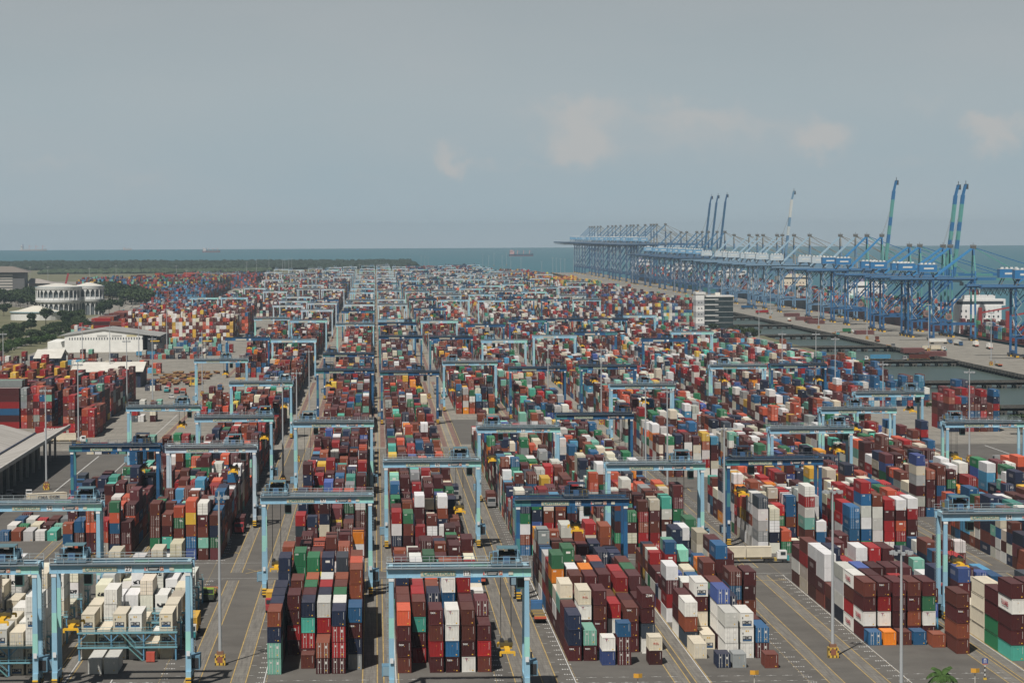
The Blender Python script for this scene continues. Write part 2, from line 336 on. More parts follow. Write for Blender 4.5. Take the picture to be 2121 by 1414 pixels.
for k, x0 in ROW0.items():
    for r in range(7):
        for yy in (515, 521.5, 528, 534.5, 541, 700.5, 738, 744):
            for j in range(3): mbw.cbox(x0+r*PITCH_X-.7+j*.55, yy+(j % 2)*.25, .03, .5, .2, .008, (1, 1, 1))
            mbw.cbox(x0+r*PITCH_X-.1, yy, .03, 1.9, .12, .008, (1, 1, 1))
    seg(mbw, x0-.35, .16, 500, 700, .03)
for y in (704, 737): mbw.box(-83, 196, y, y+.2, .026, .032)
for a in (-28.6, -.0+.5, 85):
    for s in (1, -1): mby.add([(a-2.4, 719-s*5, .034), (a-2.1, 719-s*5, .034), (a+2.4, 719+s*5, .034), (a+2.1, 719+s*5, .034)], [(0, 1, 2, 3)], (1, 1, 1))
for x, y in ((90, 690), (33, 690), (-22, 690), (-38, 760), (-100, 800), (-92, 720), (150, 980), (190, 1010), (100, 930)):
    mby.cbox(x, y, .034, 7, .3, .008, (1, 1, 1)); mby.bar((x+3.5, y, .034), (x+2, y+3, .034), .3, .01); mby.cbox(x-3.4, y+6, .034, .3, 12, .008, (1, 1, 1))
seg(mbw, -100, .35, 560, 1100, .03); seg(mbw, -88, .25, 1000, 1350, .03); seg(mbw, -47.5, .2, 510, 545, .03)
for i in range(14): mby.box(-98, -88, 640+i*6, 640.25+i*6, .026, .034)
seg(mbw, 205, .4, 900, 1120, .03); seg(mbw, 226, .4, 900, 1120, .03); seg(mbw, 143.4, .2, 800, 1100, .03)
mbw.box(-85, -60, 715, 715.3, .026, .034)
struct('runway_strips', mbr, RUN); struct('far_runway_strips', mbc, redconc); struct('yellow_road_markings', mby, yel); struct('white_road_markings', mbw, whl)
# wharf deck with piled edge, and the access trestles over the basin
mb = MB(); mb.box(357, 442, 300, 6180, -1.6, 0, (.5, .5, .5)); struct('wharf_deck', mb, concrete)
mb = MB()
for y in range(1300, 6180, 9):
    mb.cbox(357.6, y, -2.6, 1.1, 1.1, 2.4, (.1, .1, .1))
    if y < 3000: mb.box(356.2, 358.4, y+3, y+5.4, -1.4, .25, (.1, .1, .1))
mb.box(356.6, 357, 300, 6180, -1.3, .5, (.1, .1, .1))
struct('wharf_edge', mb, simple('dark_concrete', (.05, .047, .042), (.1, .095, .085), .4, .9))
TREST = [1355, 1585, 1850, 2085, 2330, 2590, 2850, 3120, 3400, 3700, 4000, 4350, 4700, 5100, 5500]
for i, y in enumerate(TREST):
    tr = empty('access_trestle', (0, y, 0))
    tag(tr, ['nearest low concrete trestle bridge crossing the basin to the wharf', 'second concrete trestle bridge from the viewer across the basin', 'third concrete trestle bridge from the viewer across the basin', 'fourth concrete trestle bridge from the viewer across the basin'][i] if i < 4 else 'distant low concrete trestle bridge crossing the basin behind the glass office tower', 'trestle bridge', 'access trestles between yard and wharf')
    d = MB(); d.box(261, 357.2, 0, 13, -1.2, -.06, (.1,)*3); d.build('deck', MATS['dark_concrete'], tr)
    k = MB(); k.box(261, 357, .0, .35, -1.25, .75, (.1,)*3); k.box(261, 357, 12.7, 13.05, -1.25, .75, (.1,)*3); k.build('parapet', MATS['dark_concrete'], tr)
    if i == 0:
        p = MB(); p.box(-1.6, 1.6, -.3, 12.6, -2, -1.2, (.1,)*3)
        for yy in (.1, 6, 12): p.cbox(-.9, yy, -2.7, .8, .8, 1.4, (.1,)*3); p.cbox(.9, yy, -2.7, .8, .8, 1.4, (.1,)*3)
        PILE = p.mesh('pile_bent', MATS['dark_concrete'])
    for x in range(266, 356, 8): link('pile_bent', PILE, tr, (x, 0, 0))

# ------------------------------------------------------------------ containers
PAL = dict(m=(.066, .012, .013), b=(.105, .027, .018), u=(.21, .055, .026), r=(.28, .014, .016), c=(.66, .60, .47), w=(.72, .71, .66), W=(.52, .52, .48),
           n=(.012, .021, .05), B=(.016, .095, .21), G=(.17, .40, .31), g=(.02, .155, .065), h=(.03, .13, .06), O=(.75, .22, .015), o=(.47, .085, .04), y=(.62, .37, .045), Y=(.85, .66, .03),
           p=(.05, .09, .27), s=(.04, .055, .075), t=(.07, .36, .28), e=(.26, .28, .28), k=(.11, .03, .035), q=(.07, .26, .42))
CNAME = dict(m='maroon', b='brown', u='rust brown', r='red', c='cream', w='white', W='pale grey', n='navy', B='blue', G='pale green', g='green', h='dark green', O='orange', o='coral red', y='ochre', Y='yellow', p='violet blue', s='slate', t='teal', e='grey', k='plum', q='sky blue')
MIX = list('mmmmmmmmmmmbbbbbbbkkkuuuuurrrrrroocccccwwwWWnnnnnnnBBBBqGGggggghOypssttee')
MIXE = list('mmmmmmmbbbbbbuuurrrrrroynnBBwcGeok')      # inland depots
CONT = []
def put(blk, row, bay, x, y, z, L, H, col, ft='1', flag='', rot=False, tier=0, n=1):
    CONT.append(dict(blk=blk, row=row, bay=bay, x=x, y=y, z=z, L=L, H=H, col=col, ft=ft, flag=flag, rot=rot, tier=tier, n=n))
SPEC = {}
def spec(blk, row, bay, toks, y=None, L=12.19): SPEC[(blk, row, bay)] = (toks.split(), y, L)
BAYP = 12.85
Y0 = {'Z': 552, 'A': 571, 'B': 549, 'C': 549, 'D': 562, 'E': 563.5, 'F': 585.4, 'G': 556, 'H': 560, 'I': 560}
for s_ in '''B 0 0 G.d G.d n u|B 2 0 b @556 20|B 3 0 m.d u.d|B 4 0 m.d r.d r.d n|B 5 0 e n m.t B @554|B 0 1 m n n n|B 1 0 _|B 1 1 m r.l m m @574|B 2 1 m r.d t n|B 3 1 m m.t r W|B 4 1 w w y w|B 5 1 m r n
B 0 2 n n n n|B 4 2 m m g.e g.e|B 2 2 m u m m.t|B 3 2 m r n n|B 0 3 m n n n|B 1 3 m b k b|B 2 3 u g h g.e|B 3 3 u m u r|B 4 3 m m u b|B 5 3 m u u u u|B 5 2 m m n|B 1 2 m b|B 5 4 m u r o o|B 1 5 m g h g g.e|B 2 5 m r b g g.e|B 0 5 n n m n n|B 3 5 m b m n n|B 4 5 m w m s s|B 5 5 b m u r u|B 0 4 m w|B 1 4 G m b|B 2 4 m r b u|B 3 4 m b u w|B 4 4 m h w u
C 0 0 b m.t m o|C 2 0 m r b m.t|C 3 0 m.t B w.y w.y|C 4 0 w.y m.t b b|C 5 0 b r m|C 1 0 _|C 1 1 r m t b|C 0 1 m b m b|C 2 1 m r|C 3 1 m n|C 4 1 m m r m|C 5 1 m w m k.d|C 3 2 m b n B w.y|C 4 2 m n m m r|C 2 2 m b m n.d|C 0 2 m r m b|C 1 2 m b m r|C 5 2 w r m.d|C 0 3 m n b m n|C 1 3 m k b r
D 0 0 m.t n n|D 1 0 m.t G.d|D 2 0 p w.y @556 20|D 3 0 m.d m.d B @556 20|D 5 0 m c.h @556 20|D 4 0 m m b.t @573|D 0 1 m m m.z|D 1 1 m m w.y c.h @577|D 2 1 m m.t b m @576|D 3 1 m w r @579|D 5 1 w s m m.z @571|D 4 1 m u m|D 0 2 m m G c|D 1 2 m r b|D 2 2 m n k|D 3 2 m u b|D 4 2 m b y r|D 5 2 m B m|D 0 3 m w c|D 1 3 m b r b|D 2 3 m w b m.z|D 3 3 m n m m|D 4 3 r u y r|D 5 3 c B m k|D 0 4 m m h O h|D 1 4 m n w w|D 2 4 m n u O|D 3 4 m h n n|D 4 4 n b h|D 5 4 h m b h
D 1 5 m b u u h|D 0 5 m u m r|D 3 5 m k m.l o|D 2 5 m n q|D 4 5 h m b|D 5 5 h b m b
E 0 0 c.d|E 1 0 c.f @576|E 1 9 n.d @551 20|E 2 9 e @551 20|E 2 0 w.d w.d W.d|E 3 0 w.d w.f w.f|E 4 0 m.d B.d|E 4 9 b @550 20|E 5 0 _|E 0 1 s u w.d @580|E 1 1 m c m w.f|E 2 1 m w w p.d|E 3 1 m n|E 4 1 u b|E 5 1 _|E 5 2 m u m m.t @606|E 4 2 u u B.d b.d @606|E 3 2 m r n.d|E 0 2 w m m|E 1 2 m u b|E 2 2 s g n|E 0 3 w r k.d w.y @617|E 1 3 m w w|E 2 3 B m h.d|E 3 3 m m k|E 4 3 u m|E 5 3 m h
F 0 9 B.d @579 20|F 1 9 O @579 20|F 3 9 B @579 20|F 2 9 b @578.9 20|F 4 9 u @575 20|F 0 0 m w.K m b|F 1 0 m w.y r m.t|F 2 0 m m m m|F 3 0 m u m.t b|F 4 0 m w.y h m|F 5 0 b u m.t b @566|F 0 1 w.K r b w.K|F 1 1 m m k m.z|F 0 2 n w.K w.K w.K|F 1 2 m b m p|F 2 2 m m b m|F 3 2 m m m m|F 4 2 m m m k|F 5 1 q p m|F 5 2 m m|F 4 1 m m r|F 0 3 m b|F 0 4 b m w.K w.K|F 1 4 m u n|F 0 5 b m.t m.t w.K|F 1 5 m n n n|F 0 6 c.K c.K r b|F 1 6 m m m|F 0 7 b w.K m.t|F 1 7 r m|F 3 5 m r w w.K|F 4 5 m m r r|F 0 8 t b|F 2 4 m n w.d|F 2 5 m u r
G 0 0 t m m w.K m|G 1 0 m m m w m|G 0 1 g g m m|G 1 1 m m w|G 0 2 c.h c.h c.h c.h|G 0 3 c.K c|G 0 4 m m.l m.l p|G 1 4 g m c.f|G 2 4 w c c.f|G 1 2 c r|G 2 2 m b m|G 3 2 g m g g|G 0 5 b r|G 0 6 m w n|A 0 0 c c c.f|A 1 0 c c.f|A 2 0 w c.f c.f|A 3 0 w w.f w.f|A 4 0 c.f|A 5 0 c c.f c.f|A 0 1 c c c|A 1 1 w.d w.d w.d w.d|A 2 1 c c|A 3 1 c c.f|A 4 1 w|A 5 1 c c c.d|A 1 99 W.d @552 40|A 2 99 W.d @552 40|A 3 2 c c c c.d|A 4 2 w w.f w.f|A 1 2 w w w.f'''.replace('\n', '|').split('|'):
    p = s_.split(); blk, row, bay = p[0], int(p[1]), int(p[2]); toks = []; y = None; L = 12.19
    i = 3
    while i < len(p):
        if p[i][0] == '@': y = float(p[i][1:])
        elif p[i] == '20': L = 6.06
        elif p[i] == '40': L = 12.19
        elif p[i] != '_': toks.append(p[i])
        i += 1
    SPEC[(blk, row, 99 if bay == 9 else bay)] = (toks, y, L)
# sections of each block along the yard: (start, end, typical height)
FAR = [(1341, 1890), (1925, 2450), (2490, 3020), (3060, 3600), (3640, 4180), (4220, 4760), (4800, 5300), (5340, 5800)]
SECT = {
 'Z': [(552, 652, 3.3), (760, 880, 3.9), (915, 1090, 2.2), (1310, 1420, 1.3), (1700, 1890, 2.6)],
 'A': [(571, 663, 3.5), (745, 1128, 4.3), (1150, 1320, 3.6), (1341, 1890, 4.2)],
 'B': [(549, 700, 4.2), (745, 1128, 4.0), (1136, 1320, 3.9), (1341, 1890, 4.0)],
 'C': [(549, 700, 4.0), (745, 1128, 4.0), (1134, 1320, 3.7), (1341, 1890, 4.0)],
 'D': [(562, 696, 3.9), (748, 1140, 4.2), (1341, 1890, 4.4)],
 'E': [(563.5, 696, 3.2), (750, 1128, 3.9), (1150, 1320, 3.8), (1341, 1890, 4.1)],
 'F': [(585, 696, 3.3), (748, 872, 4.6), (985, 1128, 4.3), (1150, 1320, 4.0), (1341, 1890, 4.2)],
 'G': [(556, 696, 2.8), (748, 1128, 4.6), (1150, 1320, 4.2), (1341, 1890, 4.3)],
 'H': [(560, 655, 2.5), (700, 820, 3.8), (840, 1128, 4.2), (1150, 1320, 4.0), (1341, 1890, 4.2)],
 'I': [(560, 655, 2.5), (700, 900, 3.9), (1000, 1128, 2.0), (1160, 1320, 4.2), (1341, 1890, 4.4)]}
for k in SECT: SECT[k] += [(a, b_, 3.9) for a, b_ in FAR[1:]]
DOMI = {}; LASTE = {}
BIAS = {('A', 0): 'ccccwwWwW', ('Z', 0): 'cccwwWw', ('Z', 1): None}
def gen_block(blk, x0, sects, rows=6, mix=MIX, s0=0):
    for si, (ya, yb, mean) in enumerate(sects):
        bay = 0; y = Y0.get(blk, ya) if si == 0 and blk in Y0 else ya
        reef = BIAS.get((blk, si))
        step = 14.6 if reef else BAYP
        trend = random.uniform(0, 6)
        far = ya > 2400
        while y+12 < yb:
            if far: mix_ = mix+list('cccwwwWWWcw')
            else: mix_ = mix
            hb = mean+.3+.6*math.sin(trend+bay*.55)+random.uniform(-.5, .5)
            runcol = DOMI.setdefault((id(sects), si, bay//4), random.choice('mmmmmbbunrcwo'))
            for r in range(rows):
                key = (blk, r, bay) if si == 0 else None
                todo = []
                if key in SPEC: todo = [SPEC[key]]
                else:
                    h = int(round(hb+random.gauss(0, .95)))
                    if random.random() < .04: h = random.choice((0, 1, 2))
                    h = max(0, min(h, 5 if random.random() < .85 else 6))
                    if blk in 'FGH' and len(blk) == 1 and si == 0 and r >= 2: h = max(1, h-0)
                    toks = []
                    for q in range(h):
                        cc = random.choice(reef) if reef else (runcol if runcol and random.random() < .2 else random.choice(mix_))
                        if 'c' == cc and reef is None and random.random() < .4: cc = 'w'
                        fl = '.f' if (reef and random.random() < .6) else ('.d' if random.random() < .2 or (reef and random.random() < .7) else '')
                        if not fl and cc == 'm' and random.random() < .3: fl = '.t'
                        if not fl and cc == 'g' and random.random() < .6: fl = '.e'
                        toks.append(cc+fl)
                    L = 12.19
                    todo = [(toks, None, L)]
                    if si == 0 and bay == 0 and not reef and blk in 'HI': pass
                nine = SPEC.get((blk, r, 99)) if (si == 0 and bay == 0) else None
                if nine: todo.append(nine)
                for toks, yy, L in todo:
                    z = .03; yb_ = yy if yy is not None else y+random.uniform(-.12, .12)
                    kk = (blk, r, ya)
                    if nine is None or toks is not nine[0]:
                        yb_ = max(yb_, LASTE.get(kk, 0)+.15); LASTE[kk] = yb_+L
                    if not far and L > 10 and key not in SPEC and not reef and random.random() < .3:   # a pair of short boxes
                        parts_ = [(yb_, 6.06), (yb_+6.13, 6.06)]
                    else: parts_ = [(yb_, L)]
                    for pi, (py, pl) in enumerate(parts_):
                        z = .03
                        tk = toks if pi == 0 else [random.choice(mix) for _ in range(max(0, len(toks)-random.choice((0, 0, 1))))]
                        for q, tkk in enumerate(tk):
                            H = 2.591 if pl < 7 or random.random() < .4 else 2.896
                            if key in SPEC and pl > 7: H = 2.86
                            fl = tkk[2:] if len(tkk) > 2 else ''
                            ft = '2' if fl == 'd' else '3' if fl == 'f' else '1'
                            put(blk, r, (si, bay), x0+r*PITCH_X+1.22+random.uniform(-.05, .05), py, z, pl, H, tkk[0], ft, fl, False, q, len(tk)); z += H+.012
            bay += 1; y += step
MIXL = list('mmmmmmmmmmmmmmmbbbbbbbbkkkkuuuuurrrrroocccwwnnnnnnBBBGgghOypsqte')
MIXR = list('mmmmmmmmmmmbbbbbkkuuuurrrroocccccccwwwwwWWWnnnnnnBBBBqqGGgghOypste')
for k, s in SECT.items(): gen_block(k, ROW0[k], s, 6, MIXL if k in 'ZABC' else MIXR if k in 'FGHI' else MIX)
# further yard blocks on both sides
for x0, a, b_, mn in ((-112, 2880, 5700, 3.6), (-139, 2950, 5500, 3.6), (-166, 2700, 5200, 3.4), (-193, 4700, 5400, 3.2), (201, 3060, 5800, 4.2), (229, 3300, 5700, 4), (257, 3600, 5600, 4)):
    y = a
    while y < b_: DOMI.clear(); gen_block('far', x0, [(y, min(y+480, b_), mn)], 6); y += 520
def depot(xa, xb, ya, yb, mean, mix=MIXE, cross=True, gapx=.35, step=2.7, base=0):
    x = xa
    while x+12 < xb:
        y = ya; hh = mean
        while y < yb:
            if random.random() < .03: y += step*2
            hh = max(1, min(mean+1, hh+random.choice((-1, 0, 0, 0, 1)))) if random.random() < .5 else hh
            z = .03+base; c0 = random.choice(mix)
            for q in range(int(round(hh))):
                c_ = c0 if random.random() < .4 else random.choice(mix)
                put('depot', 0, (0, 0), x, y, z, 12.19, 2.75, c_, '1', '', True, q, int(hh)); z += 2.77
            y += step
        x += 12.19+gapx
def depot2(xa, xb, ya, yb, mean, mix=MIXE, base=0):
    y = ya
    while y < yb:
        x = xa
        while x < xb:
            h = int(round(mean+random.gauss(0, .7))); z = .03+base; c0 = random.choice(mix)
            for q in range(h): put('depot', 0, (0, 1), x+1.22, y, z, 12.19, 2.75, c0 if random.random() < .35 else random.choice(mix), '2' if random.random() < .3 else '1', '', False, q, h); z += 2.77
            x += 2.55
        y += 12.6
depot(-172, -147, 1262, 1330, 6); depot2(-146.5, -134, 1262, 1430, 5.2); depot2(-131, -118, 1335, 1465, 5.0); depot2(-121, -112.5, 1203, 1250, 4.4, list('rrmmbuo')); depot2(-128, -116, 1250, 1320, 5); depot2(-176, -150, 1345, 1480, 6.2, list('mmmbbyyyyuuurron'))
depot2(-192, -108, 2310, 2420, 6, list('mmmbbrwwcyo')); depot2(-192, -104, 2460, 2620, 6.2); depot(-215, -185, 2330, 2560, 5, list('mmmmbruc')); depot2(-188, -112, 2180, 2200, 1, list('mbryeBG')); depot2(-232, -212, 2330, 2420, 3)
depot2(-392, -300, 4010, 4200, 7.4, list('BBBqnmmruyG')); depot2(-320, -215, 3950, 4500, 7, list('mmbrrBBGgnuy')); depot2(-300, -180, 4550, 4900, 6, list('mmbrBBno')); depot(-330, -250, 4220, 4500, 8, list('mmbro')); depot2(-250, -190, 3400, 3900, 5.5, list('BBqnmmru'))
depot2(-235, -185, 2960, 3280, 3, list('mmrBwqe'))
depot2(214, 250, 1375, 1400, 4.2, list('BBBBBqnmrmbw')); depot2(206, 246, 1440, 1480, 4.6, list('BBBBBnqmmbrw')); depot2(227, 247, 1196, 1225, 5.4, list('mmmbbrruBnk')); depot2(206, 214, 1340, 1385, 3.4, list('mrmobw')); 
for y in (1515, 1570, 1640, 1700, 1765, 1960, 2030, 2110, 2180, 2260, 2330, 2400): depot2(203, 222 if y > 2050 else random.choice((246, 250, 254)), y, y+40, random.choice((3.2, 4, 4.4)), list('mmbbrruwcnnBBGqgo'))
for y, xa, xb, h_ in ((1880, -238, -180, 1.2), (1910, -205, -160, 1.4), (1760, -152, -124, 1.2), (1800, -175, -130, 1.5), (1960, -150, -110, 1.3), (2010, -128, -100, 1.6), (2060, -150, -96, 1.4), (1300, -104, -96, 1.4), (1420, -110, -100, 1), (1560, -118, -112, 1.2)): depot2(xa, xb, y, y+5, h_, list('mmbrqGcWnBso'))
for y in (2700, 2800, 2890, 2990, 3100, 3250, 3400, 3600): depot2(208, 290, y, y+50, 5.8, list('mmmbbrrBBpwWGnuy'))
depot2(225, 285, 3800, 4000, 6, list('gGgrryywm')); depot2(225, 285, 4200, 4500, 5, list('oyyrrmu')); depot2(200, 270, 4700, 5200, 5, list('mruyB')); depot2(60, 200, 5830, 6100, 4.5, list('mrmrub'))
for i, c_ in enumerate('BuWWtWgcmGBwrbem'):   # short boxes in front of the warehouse
    put('lone', 0, (0, 0), -97+(i % 5)*3.1, 795+(i//5)*17, .03, 12.19 if i % 3 else 6.06, 2.6, c_, '2' if i % 3 == 0 else '1')
SHIPS = [(1880, 2420, 2.6, 1), (2500, 2960, 3.6, 8), (3060, 3460, 3.2, 9), (3620, 4060, 4, 8), (4250, 4700, 4, 9), (4950, 5400, 4, 9)]
for ya, yb, hh, base in SHIPS:
    y = ya+30
    while y < yb-70:
        depot2(453, 484, y, y+10, hh, list('mmmbrrwwBnGguokq'), base=base+.2); y += 14.5
for i, c_ in enumerate('cwnBGgerrWcmnB'): put('lone', 0, (0, 0), -104+(i % 7)*2.9, 1110+(i//7)*13, .03, 12.19, 2.6, c_)
# --- which boxes are individuals: the 300 that show largest
def on_screen(c):
    x, y = proj(c['x']+(6 if c['rot'] else 0), c['y'], c['z']+c['H']/2); return -18 < x < 2139 and y < 1425
occ = {}
for i, c in enumerate(CONT):
    if c['y'] < 1000 and not c['rot']: occ.setdefault((c['blk'], c['row']), []).append(c)
def top_at(blk, row, y):
    return max([c['z']+c['H'] for c in occ.get((blk, row), []) if c['y'] <= y <= c['y']+c['L']], default=0)
cand = []
for i, c in enumerate(CONT):
    if c['y'] > 760 or c['rot'] or not on_screen(c): continue
    vis = c['tier'] == c['n']-1
    if c['blk'] in BL and not vis:
        ftop = max(top_at(c['blk'], c['row'], c['y']-1.2), top_at(c['blk'], c['row'], c['y']-5)*.0)
        vis = ftop < c['z']+1.2
        nb = c['row']-1 if c['x'] > 0 else c['row']+1
        if not vis and abs(c['x']) > 50: vis = top_at(c['blk'], nb, c['y']+c['L']/2) < c['z']+.5
    elif c['blk'] not in BL: vis = True
    if vis: cand.append((c['y'], i))
cand.sort(); INDIV = [i for _, i in cand[:300]]; indset = set(INDIV)
# --- stuff mesh
def stuff_mesh(name, cs, label):
    n = len(cs)
    x = np.array([c['x'] for c in cs]); y = np.array([c['y'] for c in cs]); z = np.array([c['z'] for c in cs]); L = np.array([c['L'] for c in cs]); H = np.array([c['H'] for c in cs])
    rot = np.array([c['rot'] for c in cs])
    x0 = np.where(rot, x, x-1.22); x1 = np.where(rot, x+L, x+1.22); y0 = y; y1 = np.where(rot, y+2.44, y+L)
    z0 = z; z1 = z+H-.05
    V_ = np.stack([np.stack(p, -1) for p in ((x0, y0, z0), (x1, y0, z0), (x1, y1, z0), (x0, y1, z0), (x0, y0, z1), (x1, y0, z1), (x1, y1, z1), (x0, y1, z1))], 1)
    faces = np.array([(4, 5, 6, 7), (0, 1, 5, 4), (1, 2, 6, 5), (2, 3, 7, 6), (3, 0, 4, 7)])
    F = (np.arange(n)[:, None, None]*8+faces[None]).reshape(-1)
    me = bpy.data.meshes.new(name); me.vertices.add(n*8); me.vertices.foreach_set('co', V_.astype(np.float32).ravel())
    me.loops.add(n*20); me.loops.foreach_set('vertex_index', F.astype(np.int32)); me.polygons.add(n*5)
    me.polygons.foreach_set('loop_start', np.arange(0, n*20, 4, dtype=np.int32)); me.update(calc_edges=True); me.polygons.foreach_set('use_smooth', np.zeros(n*5, dtype=bool))
    colr = np.array([PAL[c['col']] for c in cs])*np.exp(rng.normal(0, .22, (n, 1)))*np.exp(rng.normal(0, .025, (n, 3)))
    colr = np.clip(colr, 0, .74); C4 = np.concatenate([colr, np.ones((n, 1))], 1)
    me.attributes.new('Col', 'FLOAT_COLOR', 'FACE').data.foreach_set('color', np.repeat(C4, 5, 0).astype(np.float32).ravel())
    ft = np.zeros((n, 5)); nr = np.zeros((n, 5)); ends = np.array([float(c['ft']) for c in cs])
    ft[:, 1] = np.where(rot, 1, ends); nr[:, 1] = np.where(rot, 42, 9); ft[:, 3] = 1; nr[:, 3] = 9
    ft[:, 2] = ft[:, 4] = np.where(rot, ends, 1); s = np.where(L > 7, 42, 21); nr[:, 2] = nr[:, 4] = np.where(rot, 9, s)
    me.attributes.new('ft', 'FLOAT', 'FACE').data.foreach_set('value', ft.astype(np.float32).ravel())
    me.attributes.new('nr', 'FLOAT', 'FACE').data.foreach_set('value', nr.astype(np.float32).ravel())
    me.attributes.new('rn', 'FLOAT', 'FACE').data.foreach_set('value', np.repeat(rng.random(n), 5).astype(np.float32))
    uv = me.uv_layers.new(name='UVMap'); uv.data.foreach_set('uv', np.tile(np.array([0, 0, 1, 0, 1, 1, 0, 1], dtype=np.float32), n*5))
    me.materials.append(CM_STUFF); o = link(name, me); tag(o, label, 'shipping containers', None, 'stuff'); return o
stuff_mesh('shipping_containers', [c for i, c in enumerate(CONT) if i not in indset], 'thousands of stacked multicoloured shipping containers filling the rest of the yard')
# --- one detailed mesh per container type
def corr(mb, axis, fixed, a0, a1, z0, z1, n, out):
    step = (a1-a0)/n; pts = []
    for k in range(n):
        s = a0+k*step
        pts += [(s, 0), (s+step*.28, 0), (s+step*.5, 1), (s+step*.78, 1)]
    pts.append((a1, 0))
    for (p, d0), (q, d1) in zip(pts[:-1], pts[1:]):
        f0, f1 = fixed-out*.06*d0, fixed-out*.06*d1
        if axis == 'x': v = [(p, f0, z0), (q, f1, z0), (q, f1, z1), (p, f0, z1)]
        else: v = [(f0, p, z0), (f1, q, z0), (f1, q, z1), (f0, p, z1)]
        if (axis == 'x' and out > 0) or (axis == 'y' and out < 0): v = v[::-1]
        mb.add(v, [(0, 1, 2, 3)], (1, 1, 1))
CMESH = {}
def body_mesh(L, H, ft):
    k = (L, round(H, 2), ft)
    if k in CMESH: return CMESH[k]
    mb = MB(); w = 1.219; h = H-.07; l = L/2; p = .1
    for sx_ in (-1, 1):
        for sy_ in (-1, 1): mb.box(*sorted((sx_*w, sx_*(w-p-.04))), *sorted((sy_*l, sy_*(l-p-.04))), 0, h, (1, 1, 1))
        mb.box(*sorted((sx_*w, sx_*(w-.08))), -l+.14, l-.14, .02, .18, (1, 1, 1)); mb.box(*sorted((sx_*w, sx_*(w-.08))), -l+.14, l-.14, h-.12, h-.005, (1, 1, 1))
        corr(mb, 'y', sx_*(w-.02), -l+.14, l-.14, .18, h-.12, int(L/.3), sx_)
    for sy_ in (-1, 1):
        mb.box(-w+.14, w-.14, *sorted((sy_*l, sy_*(l-.08))), .02, .2, (1, 1, 1)); mb.box(-w+.14, w-.14, *sorted((sy_*l, sy_*(l-.08))), h-.14, h-.005, (1, 1, 1))
        if sy_ == 1 or ft == '1': corr(mb, 'x', sy_*(l-.02), -w+.14, w-.14, .2, h-.14, 8, sy_)
        else: mb.box(-w+.14, w-.14, -l+.05, -l+.11, .2, h-.14, (1, 1, 1))
    mb.quad((-w+.06, -l+.06, h-.03), (w-.06, -l+.06, h-.03), (w-.06, l-.06, h-.03), (-w+.06, l-.06, h-.03), (1, 1, 1))
    CMESH[k] = mb.mesh('container', CM); return CMESH[k]
def door_mesh(H):
    k = ('door', H)
    if k not in CMESH:
        mb = MB(); h = H-.16
        for a, b_ in ((-1.07, -.02), (.02, 1.07)):
            mb.box(a, b_, -.035, .0, .22, h, (1, 1, 1))
            for q in range(3): mb.box(a+.05, b_-.05, -.05, -.034, .3+q*(h-.4)/3, .3+(q+.78)*(h-.4)/3, (1, 1, 1))
        CMESH[k] = mb.mesh('doors', CM)
    return CMESH[k]
def rod_mesh(H):
    k = ('rod', H)
    if k not in CMESH:
        mb = MB()
        for x in (-.82, -.35, .35, .82): mb.box(x-.035, x+.035, -.1, -.05, .1, H-.08, (.5, .49, .46)); mb.box(x-.09, x+.09, -.11, -.05, H*.33, H*.36, (.5, .49, .46))
        mb.box(.45, .75, -.075, -.05, H*.62, H*.78, (.6, .58, .54)); mb.box(-.72, -.5, -.075, -.05, H*.7, H*.8, (.6, .58, .54)); mb.box(.5, .7, -.075, -.05, H*.18, H*.26, (.6, .4, .05))
        CMESH[k] = mb.mesh('locking_rods', PS)
    return CMESH[k]
def reefer_mesh(H):
    k = ('ref', H)
    if k not in CMESH:
        mb = MB(); d = (.02, .022, .026)
        mb.box(-.86, .86, -.03, .03, H*.1, H*.44, d); mb.box(-.8, .8, -.06, -.03, H*.12, H*.2, (.03, .1, .22)); mb.tube((0, -.02, H*.33), (0, -.07, H*.33), .3, (.3, .3, .3), 12); mb.tube((0, -.07, H*.33), (0, -.08, H*.33), .2, (.02, .02, .02), 12)
        mb.box(.35, .7, -.07, -.03, H*.26, H*.4, (.5, .5, .48)); mb.box(-.75, -.45, -.07, -.03, H*.26, H*.4, (.4, .4, .38)); mb.box(-.3, -.05, -.03, .0, H*.72, H*.82, (.6, .36, .06)); mb.box(.1, .3, -.03, 0, H*.72, H*.82, (.6, .36, .06)); mb.box(-.9, -.7, -.03, 0, H*.55, H*.68, (.08, .08, .08))
        CMESH[k] = mb.mesh('refrigeration_unit', PS)
    return CMESH[k]
def mark_mesh(H, kind):
    k = ('mark', H, kind)
    if k not in CMESH:
        mb = MB(); wh = (.66, .65, .62)
        for q in range(9): mb.box(.84, .9, -.035, -.01, H*.86-q*.15, H*.86-q*.15+.11, wh)
        if kind % 3 != 1: mb.box(.62, .86, -.035, -.01, H*.1, H*.16, (.72, .42, .04))
        mb.box(-.06, .04, -.035, -.01, H*.68+kind*.08, H*.7+kind*.08+.05, (.72, .4, .04))
        if kind % 2: mb.box(.2, .28, -.035, -.01, H*.14, H*.18, (.72, .4, .04))
        CMESH[k] = mb.mesh('stencils', PS)
    return CMESH[k]
def disc_mesh():
    if 'disc' not in CMESH:
        mb = MB(); mb.tube((0, -.01, 0), (0, -.035, 0), .36, (.66, .66, .62), 14); mb.tube((0, -.03, 0), (0, -.045, 0), .2, (.05, .2, .08), 10); mb.tube((0, -.04, 0), (0, -.055, 0), .09, (.66, .66, .62), 8)
        for q in range(7): mb.box(-.72+q*.21, -.58+q*.21, -.035, -.01, .62, .76, (.66, .66, .62))
        CMESH['disc'] = mb.mesh('emblem', PS)
    return CMESH['disc']
ORD = ['first', 'second', 'third', 'fourth', 'fifth', 'sixth', 'seventh']
